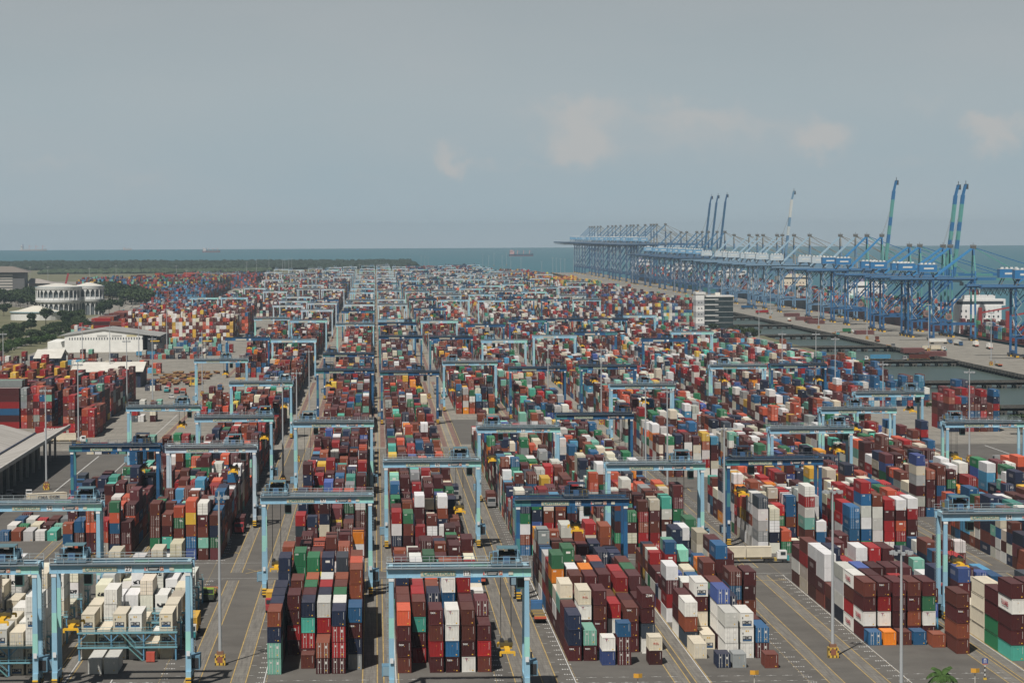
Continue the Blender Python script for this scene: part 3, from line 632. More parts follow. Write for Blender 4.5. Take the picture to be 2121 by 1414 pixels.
NUMW = ['one', 'two', 'three', 'four', 'five', 'six', 'seven', 'eight', 'nine', 'ten', 'eleven', 'twelve', 'thirteen']
BPH = {'A': 'reefer block under gantry 27', 'Z': 'far left reefer block', 'B': 'block under gantry 97', 'C': 'block under gantry 113', 'D': 'block before gantry 132', 'E': 'block before gantry 16', 'F': 'block before gantry 115', 'G': 'block under gantry 84', 'H': 'far right block', 'I': 'rightmost block'}
tiern = ['bottom', 'second up', 'third up', 'fourth up', 'fifth up', 'sixth up']
labels_seen = {}
for i in INDIV:
    c = CONT[i]; k = PAL[c['col']]; L, H = c['L'], c['H']
    o = link('shipping_container', body_mesh(L, H, c['ft']), None, (c['x'], c['y']+L/2, c['z']))
    f = math.exp(random.gauss(0, .16 if k[1] < .4 else .04)); o.color = (min(.78, k[0]*f), min(.78, k[1]*f), min(.76, k[2]*f), 1)
    row = c['row']+1; kids = []
    if c['ft'] == '2':
        d = link('end_doors', door_mesh(H), o, (0, -L/2+.05, 0)); d.color = o.color; link('locking_rods', rod_mesh(H), d)
    elif c['ft'] == '3': link('refrigeration_unit', reefer_mesh(H), o, (0, -L/2+.05, 0))
    else:
        link('stencils', mark_mesh(H, i % 4), o, (0, -L/2, 0))
        WH = (.68, .67, .64)
        fl = c['flag']
        if fl == 't': text_obj('tex', .62, WH, o, (-.55, -L/2-.03, H*.8), sx=1.1)
        elif fl == 'z': text_obj('ZIM', .68, WH, o, (.1, -L/2-.03, H*.82), sx=1.1)
        elif fl == 'y': text_obj('T', .6, (.3, .03, .1), o, (-.4, -L/2-.03, H*.8), sx=1.4)
        elif fl == 'h': text_obj('RCL', .48, (.5, .04, .03), o, (.1, -L/2-.03, H*.5), sx=1.2)
        elif fl == 'e': link('emblem', disc_mesh(), o, (0, -L/2, H*.55))
        elif fl == 'l':
            mb = CMESH.setdefault('plate', None)
            if mb is None:
                q = MB(); q.box(-.55, .35, -.045, -.01, 0, .42, (.66, .65, .62)); q.box(-.45, .25, -.06, -.044, .12, .3, (.05, .04, .05)); CMESH['plate'] = q.mesh('plate', PS)
            link('name_plate', CMESH['plate'], o, (.05, -L/2, H*.62))
    if c['flag'] == 'K' and c['x'] > 60: text_obj('T.S.LINES', 1.25, (.45, .05, .07), o, (-1.3, 0, H*.5), rz=-R(90), sx=1.3, name='side_lettering')
    if c['blk'] in BPH:
        si, bay = c['bay']
        if si == 0: rowt = 'row '+NUMW[min(bay, 12)]
        else: rowt = 'row '+NUMW[min(bay, 12)]+' past crossing'
        if (c['blk'], c['row'], 99) in SPEC and si == 0 and bay == 0 and L < 7 and SPEC[(c['blk'], c['row'], 99)][1] == c['y']: rowt = 'foremost'
        lab = f"{CNAME[c['col']]} container, {tiern[c['tier']]} in {ORD[c['row']]} column, {rowt}, {BPH[c['blk']]}"
        if lab in labels_seen: lab = lab.replace(' container,', ' short container,').replace(' in ', ' at rear, ') if len(lab.split()) < 14 else lab.replace(' container,', ' rear container,')
    else: lab = f"{CNAME[c['col']]} container standing alone on the pavement by the left warehouse"
    labels_seen[lab] = labels_seen.get(lab, 0)+1
    tag(o, lab, 'shipping container', 'containers stacked in the yard')
print('CONT', len(CONT), 'indiv', len(INDIV), 'ymax', cand[299][0] if len(cand) > 299 else None, 'dups', [k for k, v in labels_seen.items() if v > 1][:8], 'long', [l for l in labels_seen if len(l.split()) > 16][:3])

# ------------------------------------------------------------------ yard gantry cranes
LB, LB2, TL, WB = (.34, .54, .63), (.25, .45, .58), (.30, .60, .54), (.42, .52, .58)
DB, DB2, DT = (.012, .10, .23), (.01, .07, .17), (.05, .2, .22)
BK, DK, YE, GR = (.02, .02, .022), (.03, .05, .07), (.72, .42, .02), (.3, .32, .33)
def segbar(mb, p, q, w, h, cols, w2=None, h2=None):
    p, q = Vector(p), Vector(q); n = len(cols); w2 = w2 or w; h2 = h2 or h
    for k, c in enumerate(cols):
        a, b_ = k/n, (k+1)/n
        mb.bar(p.lerp(q, a), p.lerp(q, b_), w+(w2-w)*a, h+(h2-h)*a, c, w+(w2-w)*b_, h+(h2-h)*b_)
def rtg_parts(pal, seed, hs=11.65, full=True):
    rr = random.Random(seed); P = []
    if pal == 'light': ca, cb, ct, cw, dk = LB, LB2, TL, WB, (.12, .24, .33)
    elif pal == 'dark': ca, cb, ct, cw, dk = DB, DB2, DT, DB, (.012, .03, .06)
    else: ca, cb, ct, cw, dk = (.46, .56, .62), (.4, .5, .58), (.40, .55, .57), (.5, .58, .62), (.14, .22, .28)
    def cols(n): return [rr.choice((ca, cb, ca, ct, cb)) for _ in range(n)]
    Z0, Z1, YY = 20.6, 22.1, 3.9
    for s in (-1, 1):
        mb = MB(); segbar(mb, (-12.4, s*YY, 21.35), (12.4, s*YY, 21.35), .9, 1.5, cols(7)); mb.box(-12.45, 12.45, s*YY-.62, s*YY+.62, 22.1, 22.18, cw); mb.box(-12.3, 12.3, s*YY-.1, s*YY+.1, 22.18, 22.35, BK)
        mb.box(-12.4, 12.4, s*YY-.6, s*YY+.6, 20.5, 20.6, cb)
        for x in np.arange(-11, 11.5, 2.2): mb.box(x-.05, x+.05, s*YY-.5, s*YY+.5, 20.6, 22.1, cb)
        P.append(('girder', mb))
        mb = MB()
        yo = s*(YY+.95)
        mb.box(-12.4, 12.4, *sorted((s*(YY+.45), s*(YY+1.0))), 22.0, 22.05, GR)
        for x in np.arange(-12.3, 12.4, 2.46): mb.box(x-.035, x+.035, yo-.035, yo+.035, 22.05, 23.15, (.35, .4, .42) if pal != 'dark' else (.1, .12, .15))
        for z in (22.6, 23.15): mb.box(-12.4, 12.4, yo-.03, yo+.03, z-.035, z+.035, (.35, .4, .42) if pal != 'dark' else (.1, .12, .15))
        P.append(('handrail', mb))
    for sx_ in (-1, 1):
        for s in (-1, 1):
            mb = MB(); segbar(mb, (sx_*hs, s*YY, 20.6), (sx_*hs, s*(YY-.2), 3.1), .74, 1.05, cols(4)+[cb], .98, .72)
            P.append(('leg', mb))
        mb = MB(); mb.box(sx_*hs-.45, sx_*hs+.45, -4.6, 4.6, 2.0, 3.1, cb); P.append(('sill_beam', mb)); mb = MB(); mb.box(sx_*hs-.35, sx_*hs+.35, -YY+.47, YY-.47, 21.0, 22.0, ca); P.append(('cross_beam', mb))
        if full:
            mb = MB()
            if sx_ > 0: mb.box(hs+.1, hs+1.9, -2.6, 2.2, 3.15, 5.6, dk); mb.box(hs+.3, hs+1.7, -2.7, -2.55, 3.4, 5.2, BK); mb.tube((hs+1, 1, 5.6), (hs+1, 1, 6.8), .14, BK)
            else: mb.box(-hs-1.7, -hs-.1, -1.6, 1.6, 3.15, 5.0, dk); mb.box(-hs-1.5, -hs-.3, -1.7, -1.55, 3.3, 4.8, (.2, .3, .36))
            P.append(('generator_house' if sx_ > 0 else 'electrical_house', mb))
            mb = MB()   # ladder cage
            for q in range(30): mb.box(sx_*(hs+.55)-.22, sx_*(hs+.55)+.22, YY-.6, YY-.55, 3.3+q*.6, 3.36+q*.6, (.2, .28, .32))
            mb.box(sx_*(hs+.55)-.25, sx_*(hs+.55)-.2, YY-.62, YY-.53, 3.1, 21.5, (.2, .28, .32)); mb.box(sx_*(hs+.55)+.2, sx_*(hs+.55)+.25, YY-.62, YY-.53, 3.1, 21.5, (.2, .28, .32))
            P.append(('ladder', mb))
        for s in (-1, 1):
            mb = MB()
            mb.box(sx_*hs-.4, sx_*hs+.4, s*3.3-1.25, s*3.3+1.25, 1.25, 2.0, dk)
            if full:
                for q in range(6): mb.box(sx_*hs-.47, sx_*hs+.47, s*4.75-.2, s*4.75+.2, .35+q*.28, .35+(q+1)*.28, YE if q % 2 else BK)
            P.append(('wheel_bogie', mb))
            for d in (-.85, .85):
                mb = MB(); mb.tube((sx_*hs-.32, s*3.3+d, .8), (sx_*hs+.32, s*3.3+d, .8), .78, BK, 12); mb.tube((sx_*hs-.34, s*3.3+d, .8), (sx_*hs+.34, s*3.3+d, .8), .35, (.6, .38, .03), 8); P.append(('wheel', mb))
    # trolley
    mb = MB(); mb.box(-2.6, 2.6, -4.5, 4.5, 22.4, 22.75, dk); mb.box(-2.7, 2.7, -4.3, 4.3, 22.75, 22.8, (.1, .12, .13))
    for k in range(9): x = rr.uniform(-2.3, 2.3); y = rr.uniform(-4, 4); w_ = rr.uniform(.2, .6); mb.box(x-w_, x+w_, y-w_, y+w_, 22.8, 22.8+rr.uniform(.5, 1.9), rr.choice((BK, dk, cb, (.06, .07, .08), (.2, .15, .04))))
    for x in np.arange(-2.6, 2.7, 1.04):
        for s in (-1, 1): mb.box(x-.03, x+.03, s*4.4-.03, s*4.4+.03, 22.75, 23.9, cb)
    for s in (-1, 1):
        for z in (23.3, 23.9): mb.box(-2.6, 2.6, s*4.4-.03, s*4.4+.03, z-.03, z+.03, cb)
    T = [('trolley', mb)]
    mb = MB(); mb.tube((-1.4, -1.2, 23.6), (1.6, -1.2, 23.6), .75, BK, 12); mb.tube((-1.4, 1.2, 23.6), (1.6, 1.2, 23.6), .75, BK, 12); mb.box(-2.2, -1.4, -2, 2, 22.8, 24.4, dk); mb.box(1.6, 2.4, -1.5, 1.8, 22.8, 24.1, ca if pal != 'dark' else dk); mb.box(-.6, .6, -3.6, -2.6, 22.8, 23.9, (.04, .1, .2)); T.append(('hoist_machinery', mb))
    mb = MB(); mb.box(-1.5, 2.1, -2.6, 2.6, 25.1, 25.22, (.10, .19, .22) if pal != 'dark' else dk)
    for x in (-1.4, 2.0):
        for s in (-1, 1): mb.box(x-.06, x+.06, s*2.5-.06, s*2.5+.06, 22.8, 25.1, cb)
    T.append(('canopy', mb))
    mb = MB(); mb.box(1.9, 3.3, -1.1, 1.2, 18.0, 20.3, ct if pal != 'dark' else DT); mb.box(1.95, 3.25, -1.16, -1.1, 18.3, 19.9, BK); mb.box(1.84, 1.9, -.9, 1.0, 18.5, 19.9, BK); mb.box(2.3, 2.9, -.2, .3, 20.3, 22.5, cb); T.append(('operator_cab', mb))
    return P, T
def spreader_mbs(drop):
    z = drop; r = MB()
    for x in (-.9, .9):
        for y in (-1, 1): r.box(x-.03, x+.03, y-.03, y+.03, z+1.6, 22.5, BK)
    h = MB(); h.box(-1.1, 1.1, -1.6, 1.6, z+.95, z+1.5, (.09, .07, .02)); h.tube((-.7, -1.3, z+1.6), (-.7, 1.3, z+1.6), .38, BK, 10); h.tube((.7, -1.3, z+1.6), (.7, 1.3, z+1.6), .38, BK, 10)
    s = MB(); s.box(-.45, .45, -5.9, 5.9, z+.45, z+.9, YE); s.box(-1.0, 1.0, -1.4, 1.4, z+.4, z+.95, (.6, .34, .02))
    for sgn in (-1, 1): s.box(-1.22, 1.22, sgn*5.95-.2, sgn*5.95+.2, z+.2, z+.62, YE); s.box(-1.35, -1.05, sgn*5.95-.24, sgn*5.95+.24, z-.2, z+.5, YE); s.box(1.05, 1.35, sgn*5.95-.24, sgn*5.95+.24, z-.2, z+.5, YE)
    return r, h, s
def signboard(parent, number, pal):
    yf = -3.9-.5
    mb = MB(); mb.box(-6.6, -.6, yf-.05, yf, 20.72, 21.6, (.46, .44, .32)); sb = mb.build('name_board', PS, parent)
    text_obj('WESTPORTS', .82, (.05, .2, .2), sb, (-2.9, yf-.07, 21.15), sx=1.05)
    e = MB(); e.tube((-5.8, yf-.05, 21.17), (-5.8, yf-.07, 21.17), .36, (.06, .24, .24), 14); e.tube((-5.7, yf-.06, 21.17), (-5.7, yf-.085, 21.17), .24, (.46, .44, .32), 14); e.box(-5.7, -5.15, yf-.09, yf-.05, 21.05, 21.13, (.06, .24, .24)); e.box(-5.55, -4.95, yf-.09, yf-.05, 21.25, 21.31, (.06, .24, .24)); e.build('emblem', PS, sb)
    if number:
        mb = MB(); mb.box(.75, 1.95, yf-.06, yf, 20.72, 21.68, (.72, .72, .7)); nb = mb.build('number_board', PS, parent)
        text_obj(number, 1.0, (.02, .02, .02), nb, (1.35, yf-.08, 21.2), sx=.82 if len(number) > 2 else 1)
    mb = MB(); mb.box(4.1, 4.7, yf-.05, yf, 20.85, 21.55, (.6, .58, .55)); mb.box(4.15, 4.35, yf-.06, yf-.05, 20.9, 21.3, (.5, .03, .03)); mb.box(4.42, 4.62, yf-.06, yf-.05, 21.1, 21.5, (.03, .1, .1))
    mb.build('notice_board', PS, parent); mb = MB()
    mb.box(4.8, 6.7, yf-.05, yf, 20.85, 21.5, (.03, .035, .04)); mb.box(4.9, 6.6, yf-.06, yf-.05, 21.22, 21.36, (.5, .5, .48)); mb.box(4.9, 6.4, yf-.06, yf-.05, 20.98, 21.1, (.5, .5, .48))
    mb.build('notice_board', PS, parent); mb = MB()
    mb.box(6.8, 7.5, yf-.05, yf, 20.8, 21.6, (.6, .55, .5)); mb.box(6.88, 7.42, yf-.06, yf-.05, 20.88, 21.52, (.45, .09, .04)); mb.tube((7.15, yf-.06, 21.25), (7.15, yf-.08, 21.25), .18, (.6, .5, .4), 10); mb.box(6.97, 7.05, yf-.08, yf-.05, 20.9, 21.25, (.6, .5, .4))
    mb.build('notice_board', PS, parent); mb = MB()
    mb.box(8.5, 9.3, yf-.05, yf, 20.85, 21.5, (.55, .54, .44)); mb.build('notice_board', PS, parent)
    for sx_ in (-1, 1): mb = MB(); mb.box(sx_*11.65-.45, sx_*11.65+.45, -3.9-.58, -3.9-.53, 19.9, 20.4, (.7, .7, .68)); mb.box(sx_*11.65-.3, sx_*11.65+.3, -3.9-.56, -3.9-.5, 5.8, 6.7, (.62, .65, .66)); mb.build('leg_plate', PS, parent)
PROTO = {}
def rtg_proto(pal, seed):
    root = empty('gantry_crane', (0, 0, 0)); P, T = rtg_parts(pal, seed)
    for n_, mb in P: mb.build(n_, PS, root)
    tr = T[0][1].build('trolley', PS, root)
    for n_, mb in T[1:]: mb.build(n_, PS, tr)
    return root
for pal in ('light', 'dark', 'pale'): PROTO[pal] = rtg_proto(pal, {'light': 3, 'dark': 9, 'pale': 5}[pal])
used = {}
SPM = {}
def rtg(blk, D, pal, tx, drop, number, label, xoff=0):
    root = PROTO[pal] if pal not in used else copy_tree(PROTO[pal]); first = pal not in used; used[pal] = 1
    return_root = root
    x = (BL[blk][0]+BL[blk][1])/2+xoff if isinstance(blk, str) else blk
    root.location = (x, D+3.9, .03)
    for ch in root.children:
        if ch.name.startswith('trolley'): ch.location.x = tx; tr = ch
    PENDING.append((root, number, pal, tx, drop))
    tag(root, label, 'gantry crane', 'rubber tyred gantry cranes over the container blocks'); return root
def add_spreader(root, tx, drop):
    key = round(drop, 1)
    if key not in SPM:
        r, h, s = spreader_mbs(key); SPM[key] = (r.mesh('hoist_ropes', PS), h.mesh('headblock', PS), s.mesh('spreader', PS))
    a = link('spreader', SPM[key][2], root, (tx, 0, 0)); link('headblock', SPM[key][1], a); link('hoist_ropes', SPM[key][0], a)
PENDING = []
NEAR = [('Z', 532, 'light', 6, 12, None, 'light blue gantry crane cut by bottom left corner, left of gantry 27'), ('A', 533, 'light', -8.6, 10.5, '27', 'pale blue gantry crane numbered 27 over the front cream reefers'), ('B', 667, 'light', -9, 6.0, '97', 'light blue gantry crane numbered 97 over the second front block'),
 ('C', 521, 'light', 8.2, 7.3, '113', 'light blue gantry crane numbered 113 at the centre front'), ('Z', 654, 'light', 8.6, 9.5, '94', 'light blue gantry crane numbered 94 at the left edge'), ('D', 655, 'dark', 1.0, 15, '132', 'dark blue gantry crane numbered 132 right of gantry 113'),
 ('G', 614, 'light', -8.5, 11, '84', 'light blue gantry crane numbered 84 cut by the right edge'), ('F', 765, 'dark', -8, 13, '115', 'dark blue gantry crane standing between the two tall lamp posts at right'), ('E', 752, 'light', 6.5, 6, '16', 'light blue gantry crane numbered 16 right of centre'),
 ('C', 768, 'light', 7, 9, '60', 'pale blue gantry crane numbered 60 behind gantry 113'), ('A', 826, 'pale', 6, 15, '51', 'pale blue gantry crane numbered 51 behind the front reefer block'), ('Z', 833, 'dark', 7, 15, '118', 'dark blue gantry crane numbered 118 near the old warehouse'),
 ('B', 931, 'light', -8, 8, '71', 'light blue gantry crane numbered 71 directly behind gantry 97'), ('D', 899, 'light', -7.8, 12, '11', 'light blue gantry crane behind the dark gantry 132'), ('G', 885, 'light', 8, 15, '67', 'light blue gantry crane numbered 67 right of the gantry between lamp posts'),
 ('H', 981, 'light', -1, 15, '42', 'light blue gantry crane behind and right of gantry 67'), ('I', 907, 'light', -9, 11, '76', 'light blue gantry crane numbered 76 by the open road at right'), ('I', 1078, 'light', 8, 15, None, 'light blue gantry crane in front of the basin shrubs'),
 ('Z', 1023, 'light', 6, 15, '44', 'pale blue gantry crane over the empty concrete lane at left'), ('A', 961, 'light', 9.5, 15, None, 'light blue gantry crane directly behind gantry 51'), ('E', 961, 'dark', 9, 7, None, 'dark blue gantry crane with a white truck below its trolley'),
 ('F', 1146, 'light', 1, 15, '33', 'light blue gantry crane centred behind two slim lamp posts'), ('A', 1187, 'light', 9, 12, None, 'pale blue gantry crane third in line behind gantry 51'), ('B', 1291, 'dark', -7, 15, None, 'dark blue gantry crane second behind gantry 71'),
 ('C', 1270, 'dark', 4, 15, None, 'dark blue gantry crane next behind gantry 60'), ('E', 1300, 'dark', 9, 15, None, 'dark blue gantry crane left of a matching dark pair'), ('F', 1313, 'dark', -6, 15, None, 'dark blue gantry crane with yellow spreader over white containers'), ('D', 1362, 'light', -8, 9, None, 'light blue gantry crane over the ochre stacks at mid centre'),
 ('H', 1309, 'light', -6, 15, None, 'light blue gantry crane at mid right before the office tower'), ('I', 1312, 'dark', 9, 15, None, 'dark blue gantry crane at mid right beside the blue container stack'), ('Z', 1406, 'light', 2, 15, None, 'light blue gantry crane beside the yellow trailer park'), ('B', 1466, 'dark', -8, 9, None, 'dark blue gantry crane third in line behind gantry 71')]
for a in NEAR: rtg(*a)
for r_, num, pal, tx, dr in PENDING: signboard(r_, num, pal); add_spreader(r_, tx, dr)
# farther cranes: one mesh each, four shared variants
FARM = {}
def far_mesh(pal, v):
    if (pal, v) not in FARM:
        P, T = rtg_parts(pal, v*7+1, full=False); P = [(n_, q) for n_, q in P if n_ != 'handrail' or v == 1]; mb = MB(); tx = (-8, 7, 1)[v]
        for n_, q in P: mb.merge(q)
        for n_, q in T: mb.merge(q, tx)
        r, h, s = spreader_mbs((14, 10, 16)[v])
        for q in (r, h, s): mb.merge(q, tx)
        mb.box(-6.6, -.6, -4.46, -4.4, 20.7, 21.6, (.46, .44, .36)); mb.box(.75, 1.95, -4.46, -4.4, 20.7, 21.68, (.72, .72, .7))
        for sx_ in (-1, 1): mb.box(sx_*11.65-.45, sx_*11.65+.45, -4.5, -4.44, 19.9, 20.4, (.7, .7, .68))
        FARM[(pal, v)] = mb.mesh('gantry', PS)
    return FARM[(pal, v)]
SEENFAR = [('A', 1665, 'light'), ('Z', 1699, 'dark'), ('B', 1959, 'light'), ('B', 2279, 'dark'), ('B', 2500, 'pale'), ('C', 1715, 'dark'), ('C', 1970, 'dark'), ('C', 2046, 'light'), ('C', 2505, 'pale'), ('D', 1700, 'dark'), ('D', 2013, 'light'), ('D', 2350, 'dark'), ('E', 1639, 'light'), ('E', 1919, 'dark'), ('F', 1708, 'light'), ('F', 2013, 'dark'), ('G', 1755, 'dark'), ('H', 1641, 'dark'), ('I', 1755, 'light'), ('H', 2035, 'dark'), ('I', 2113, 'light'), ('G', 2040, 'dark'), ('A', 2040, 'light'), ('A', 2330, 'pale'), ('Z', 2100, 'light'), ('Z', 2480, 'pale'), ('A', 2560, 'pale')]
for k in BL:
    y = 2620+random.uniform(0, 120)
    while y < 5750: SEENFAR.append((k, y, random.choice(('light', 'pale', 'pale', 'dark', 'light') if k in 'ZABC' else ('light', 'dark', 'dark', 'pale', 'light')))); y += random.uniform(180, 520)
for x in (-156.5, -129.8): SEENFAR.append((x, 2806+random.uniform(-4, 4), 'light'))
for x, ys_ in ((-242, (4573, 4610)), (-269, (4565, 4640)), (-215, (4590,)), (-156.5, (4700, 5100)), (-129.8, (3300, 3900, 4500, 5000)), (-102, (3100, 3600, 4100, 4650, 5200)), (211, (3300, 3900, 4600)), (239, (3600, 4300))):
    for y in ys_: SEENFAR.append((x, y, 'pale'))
WHERE = {'A': 'in line behind gantry 51', 'Z': 'in line behind gantry 118', 'B': 'in line behind gantry 71', 'C': 'in line behind gantry 60', 'D': 'behind the ochre stacks', 'E': 'in line behind gantry 16', 'F': 'in line behind gantry 115', 'G': 'in line behind gantry 67', 'H': 'in line behind gantry 42', 'I': 'in line behind gantry 76'}
cnt = {}
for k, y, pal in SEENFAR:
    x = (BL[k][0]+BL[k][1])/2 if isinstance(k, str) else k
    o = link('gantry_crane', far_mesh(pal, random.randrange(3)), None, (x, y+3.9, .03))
    nm = {'light': 'light blue', 'pale': 'pale blue', 'dark': 'dark blue'}[pal]
    if y < 2600 and isinstance(k, str):
        cnt[(k, pal)] = cnt.get((k, pal), 0)+1
        lab = f"distant {nm} gantry crane {WHERE[k]}, {['nearest', 'second', 'third', 'fourth'][cnt[(k, pal)]-1]} unnumbered {nm.split()[0]} one"
    else: lab = f"tiny {nm} gantry crane among many far back in the hazy yard"
    tag(o, lab, 'gantry crane', 'rubber tyred gantry cranes over the container blocks')

# ------------------------------------------------------------------ ship to shore cranes on the wharf
QX = 403.5
def qc_parts(pal, zg, za, raised, back, outr, full=True, seed=0):
    rr = random.Random(seed); P = []
    if pal == 'blue': ca, cb, cw, hs_, ct = (.022, .13, .29), (.016, .09, .22), (.08, .25, .24), (.025, .16, .36), (.09, .28, .26)
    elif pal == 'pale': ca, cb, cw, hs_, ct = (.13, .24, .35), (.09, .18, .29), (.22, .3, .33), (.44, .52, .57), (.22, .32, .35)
    else: ca, cb, cw, hs_, ct = (.03, .095, .19), (.02, .07, .15), (.05, .12, .2), (.14, .32, .5), (.03, .1, .18)
    GYM = (.22, .22, .2); YW = 8.5; G = 30.5
    for x, w in ((0, 1.35), (G, 1.2)):
        for s in (-1, 1):
            mb = MB(); segbar(mb, (x, s*YW, 2.4), (x+(0 if x else .0), s*YW*.86, zg-1), w, 1.5, [cb, ca, ca, cb] if x == 0 else ([ca, cw, ca, cw, ca] if pal == 'blue' else [ca, ca, cb])); P.append(('leg', mb))
            mb = MB(); mb.box(x-1.1, x+1.1, s*YW-5, s*YW+5, 1.1, 2.3, (.05, .06, .08)); mb.box(x-.9, x+.9, s*YW-5, s*YW-3.6, 0, 1.1, YE); mb.box(x-.9, x+.9, s*YW+3.6, s*YW+5, 0, 1.1, YE); mb.box(x-.8, x+.8, s*YW-3.4, s*YW+3.4, .1, 1.1, BK); P.append(('bogie', mb))
        mb = MB(); mb.box(x-.8, x+.8, -YW+.8, YW-.8, 2.4, 4.2, cb); P.append(('sill_beam', mb))
        mb = MB(); mb.box(x-.75, x+.75, -YW*.9, YW*.9, zg-2.4, zg-.8, ca); P.append(('cross_beam', mb))
    for s in (-1, 1):
        mb = MB(); mb.bar((0, s*YW, 12.5), (G, s*YW, 12.5), 1.1, 1.6, cb); P.append(('portal_beam', mb))
        mb = MB(); mb.bar((1, s*YW, 13.5), (G-.5, s*YW*.88, zg-2), 1.0, 1.0, cb); P.append(('diagonal_brace', mb)); mb = MB(); mb.bar((0, s*YW*.9, zg-14), (G*.42, s*YW*.9, zg-2), .6, .6, cb); P.append(('diagonal_brace', mb))
        mb = MB(); mb.tube((0, s*YW*.9, zg-1), (0, s*YW*.9, zg-.9), .3, ca, 6)
        mb = MB(); segbar(mb, (G+.5, s*YW*.86, zg), (G, s*1.4, za), 1.0, 1.0, [ca, ct, ct, ca] if pal == 'blue' else [GYM, cb, GYM]); P.append(('apex_leg', mb))
        mb = MB(); mb.bar((G, s*1.6, za-.3), (1.5, s*4, zg+1.5), 1.15, 1.2, {'blue': (.04, .22, .46), 'pale': (.3, .44, .54), 'mist': (.06, .17, .3)}[pal]); P.append(('backstay', mb))  # sunlight put into the backstay colour, lighter than the crane's own steel
        mb = MB(); mb.bar((-back, s*3.2, zg), (G+2, s*3.2, zg), 1.1, 2.0, ca)
        if pal != 'blue': pass
        P.append(('girder', mb))
        if not raised:
            mb = MB(); segbar(mb, (G+2.4, s*3.2, zg), (G+outr, s*3.2, zg), 1.0, 1.8, [ca, cw, ca, cw, ca] if pal == 'blue' else [ca]*3); P.append(('boom', mb))
            mb = MB(); mb.bar((G, s*1.6, za), (G+outr*.55, s*3, zg+1), .4, .4, ct if pal == 'blue' else GYM); P.append(('forestay', mb))
            mb = MB(); mb.bar((G, s*1.6, za), (G+outr*.95, s*3, zg+1), .4, .4, ca if pal == 'blue' else GYM); P.append(('forestay', mb))
        else:
            mb = MB(); p0 = Vector((G+2.5, s*2.6, zg+1)); p1 = Vector((G+2.5+outr*.10, s*2.2, zg+outr*.86)); q = Vector((p1.x+2.0, s*2.0, p1.z+outr*.11))
            segbar(mb, p0, p1, 2.2, 1.4, [ca, ct, ct, ca, ct, ca, ct, ct, ca] if pal != 'pale' else [cb, ca, cb, (.45, .5, .5), ca, (.5, .52, .5), (.5, .52, .5)]); segbar(mb, p1, q, 1.4, 1.0, [ca, ca]); P.append(('raised_boom', mb))
            mb = MB(); mb.bar((G, s*1.6, za), (p0.x+(p1.x-p0.x)*.78-.5, s*2, p0.z+(p1.z-p0.z)*.78), .16, .16, GYM); P.append(('boom_rope', mb))
    if raised:
        mb = MB(); e = G+2.5+outr*.10+2.2; z = zg+outr*.97
        mb.box(e-.8, e+1.6, -2.2, 2.2, z-3.5, z+.4, (.06, .07, .08)); mb.box(e-.2, e+.2, -.2, .2, z, z+3, BK)
        for k in range(6): f = k/6; mb.box(G+2.2+outr*.10*f, G+3+outr*.10*f, -2.2, 2.2, zg+1+outr*.86*f, zg+2+outr*.86*f, cb)
        P.append(('boom_tip', mb))
    mb = MB(); mb.box(-back-.3, -back+.9, -3.7, 3.7, zg-1, zg+1, cb); P.append(('girder_end', mb))
    mb = MB(); mb.box(G-1.6, G+1.8, -2.4, 2.4, za-.9, za+.6, (.12, .12, .11)); mb.box(G-.1, G+.1, -.1, .1, za, za+3.2, BK)
    for s in (-1, 1): mb.box(G-1.8, G+2.0, s*2.5-.05, s*2.5+.05, za+.6, za+1.7, (.16, .17, .17))
    P.append(('apex_platform', mb))
    hx = -3
    H_ = MB(); H_.box(hx-6.5, hx+6.5, -4.2, 4.2, zg+5.2, zg+10.6, hs_); H_.box(hx-6.6, hx+6.6, -4.3, 4.3, zg+10.6, zg+10.8, (.45, .5, .52))
    H_.box(hx-3.2, hx+4, -4.27, -4.2, zg+7.2, zg+8.4, (.6, .62, .6)); H_.box(hx-6.7, hx+6.7, -5, 5, zg+5.0, zg+5.2, (.2, .22, .23))
    for x in (-5, -2, 1, 4): H_.box(hx+x, hx+x+1.6, -1, 1, zg+10.8, zg+11.8, (.6, .6, .58))
    P.append(('machinery_house', H_))
    for x in (-5.5, 5.5):
        for s in (-1, 1): mb = MB(); mb.bar((hx+x, s*3.6, zg+.9), (hx+x*.6, s*3.6, zg+5), .6, .6, (.13, .14, .15)); P.append(('house_strut', mb))
    mb = MB(); x = rr.uniform(2, 22); mb.box(x-3, x+3, -3, 3, zg-2.1, zg-1.3, (.12, .14, .16)); mb.box(x+2, x+4.4, -1.4, 1.4, zg-4.8, zg-2.2, (.2, .26, .3)); P.append(('trolley', mb))
    mb = MB()
    for k in range(int((zg-16)/6)):
        z = 14+k*6; mb.bar((-1.4, -YW-1.4 if k % 2 else -YW+2, z), (-1.4, -YW+2 if k % 2 else -YW-1.4, z+5.2), .5, .12, (.35, .37, .38)); mb.box(-2, -.9, -YW-1.6, -YW+2.2, z-.08, z, (.3, .32, .33))
    for k in range(int((zg-16)/5)):
        z = 14+k*5; d = 1 if k % 2 else -1; mb.bar((1.6-d*1.8, -YW-.95, z), (1.6+d*1.8, -YW-.95, z+4.6), .12, .35, (.36, .38, .38)); mb.box(-.6, 3.6, -YW-1.3, -YW-.8, z-.1, z, (.3, .32, .33))
    P.append(('stairway', mb))
    mb = MB(); mb.box(-back, G, -4.6, -4.5, zg+1.0, zg+1.1, (.35, .38, .4)); mb.box(-back, G, -4.6, -3.8, zg-.1, zg, (.25, .27, .28)); mb.box(-back, -back+24, -2.4, 2.4, zg-2.6, zg-2.3, (.2, .25, .28))
    for x in np.arange(-back+2, -2, 4): mb.tube((x, -2, zg-1), (x+2, -2, zg-5.2), .18, BK, 5); mb.tube((x+2, -2, zg-5.2), (x+4, -2, zg-1), .18, BK, 5)
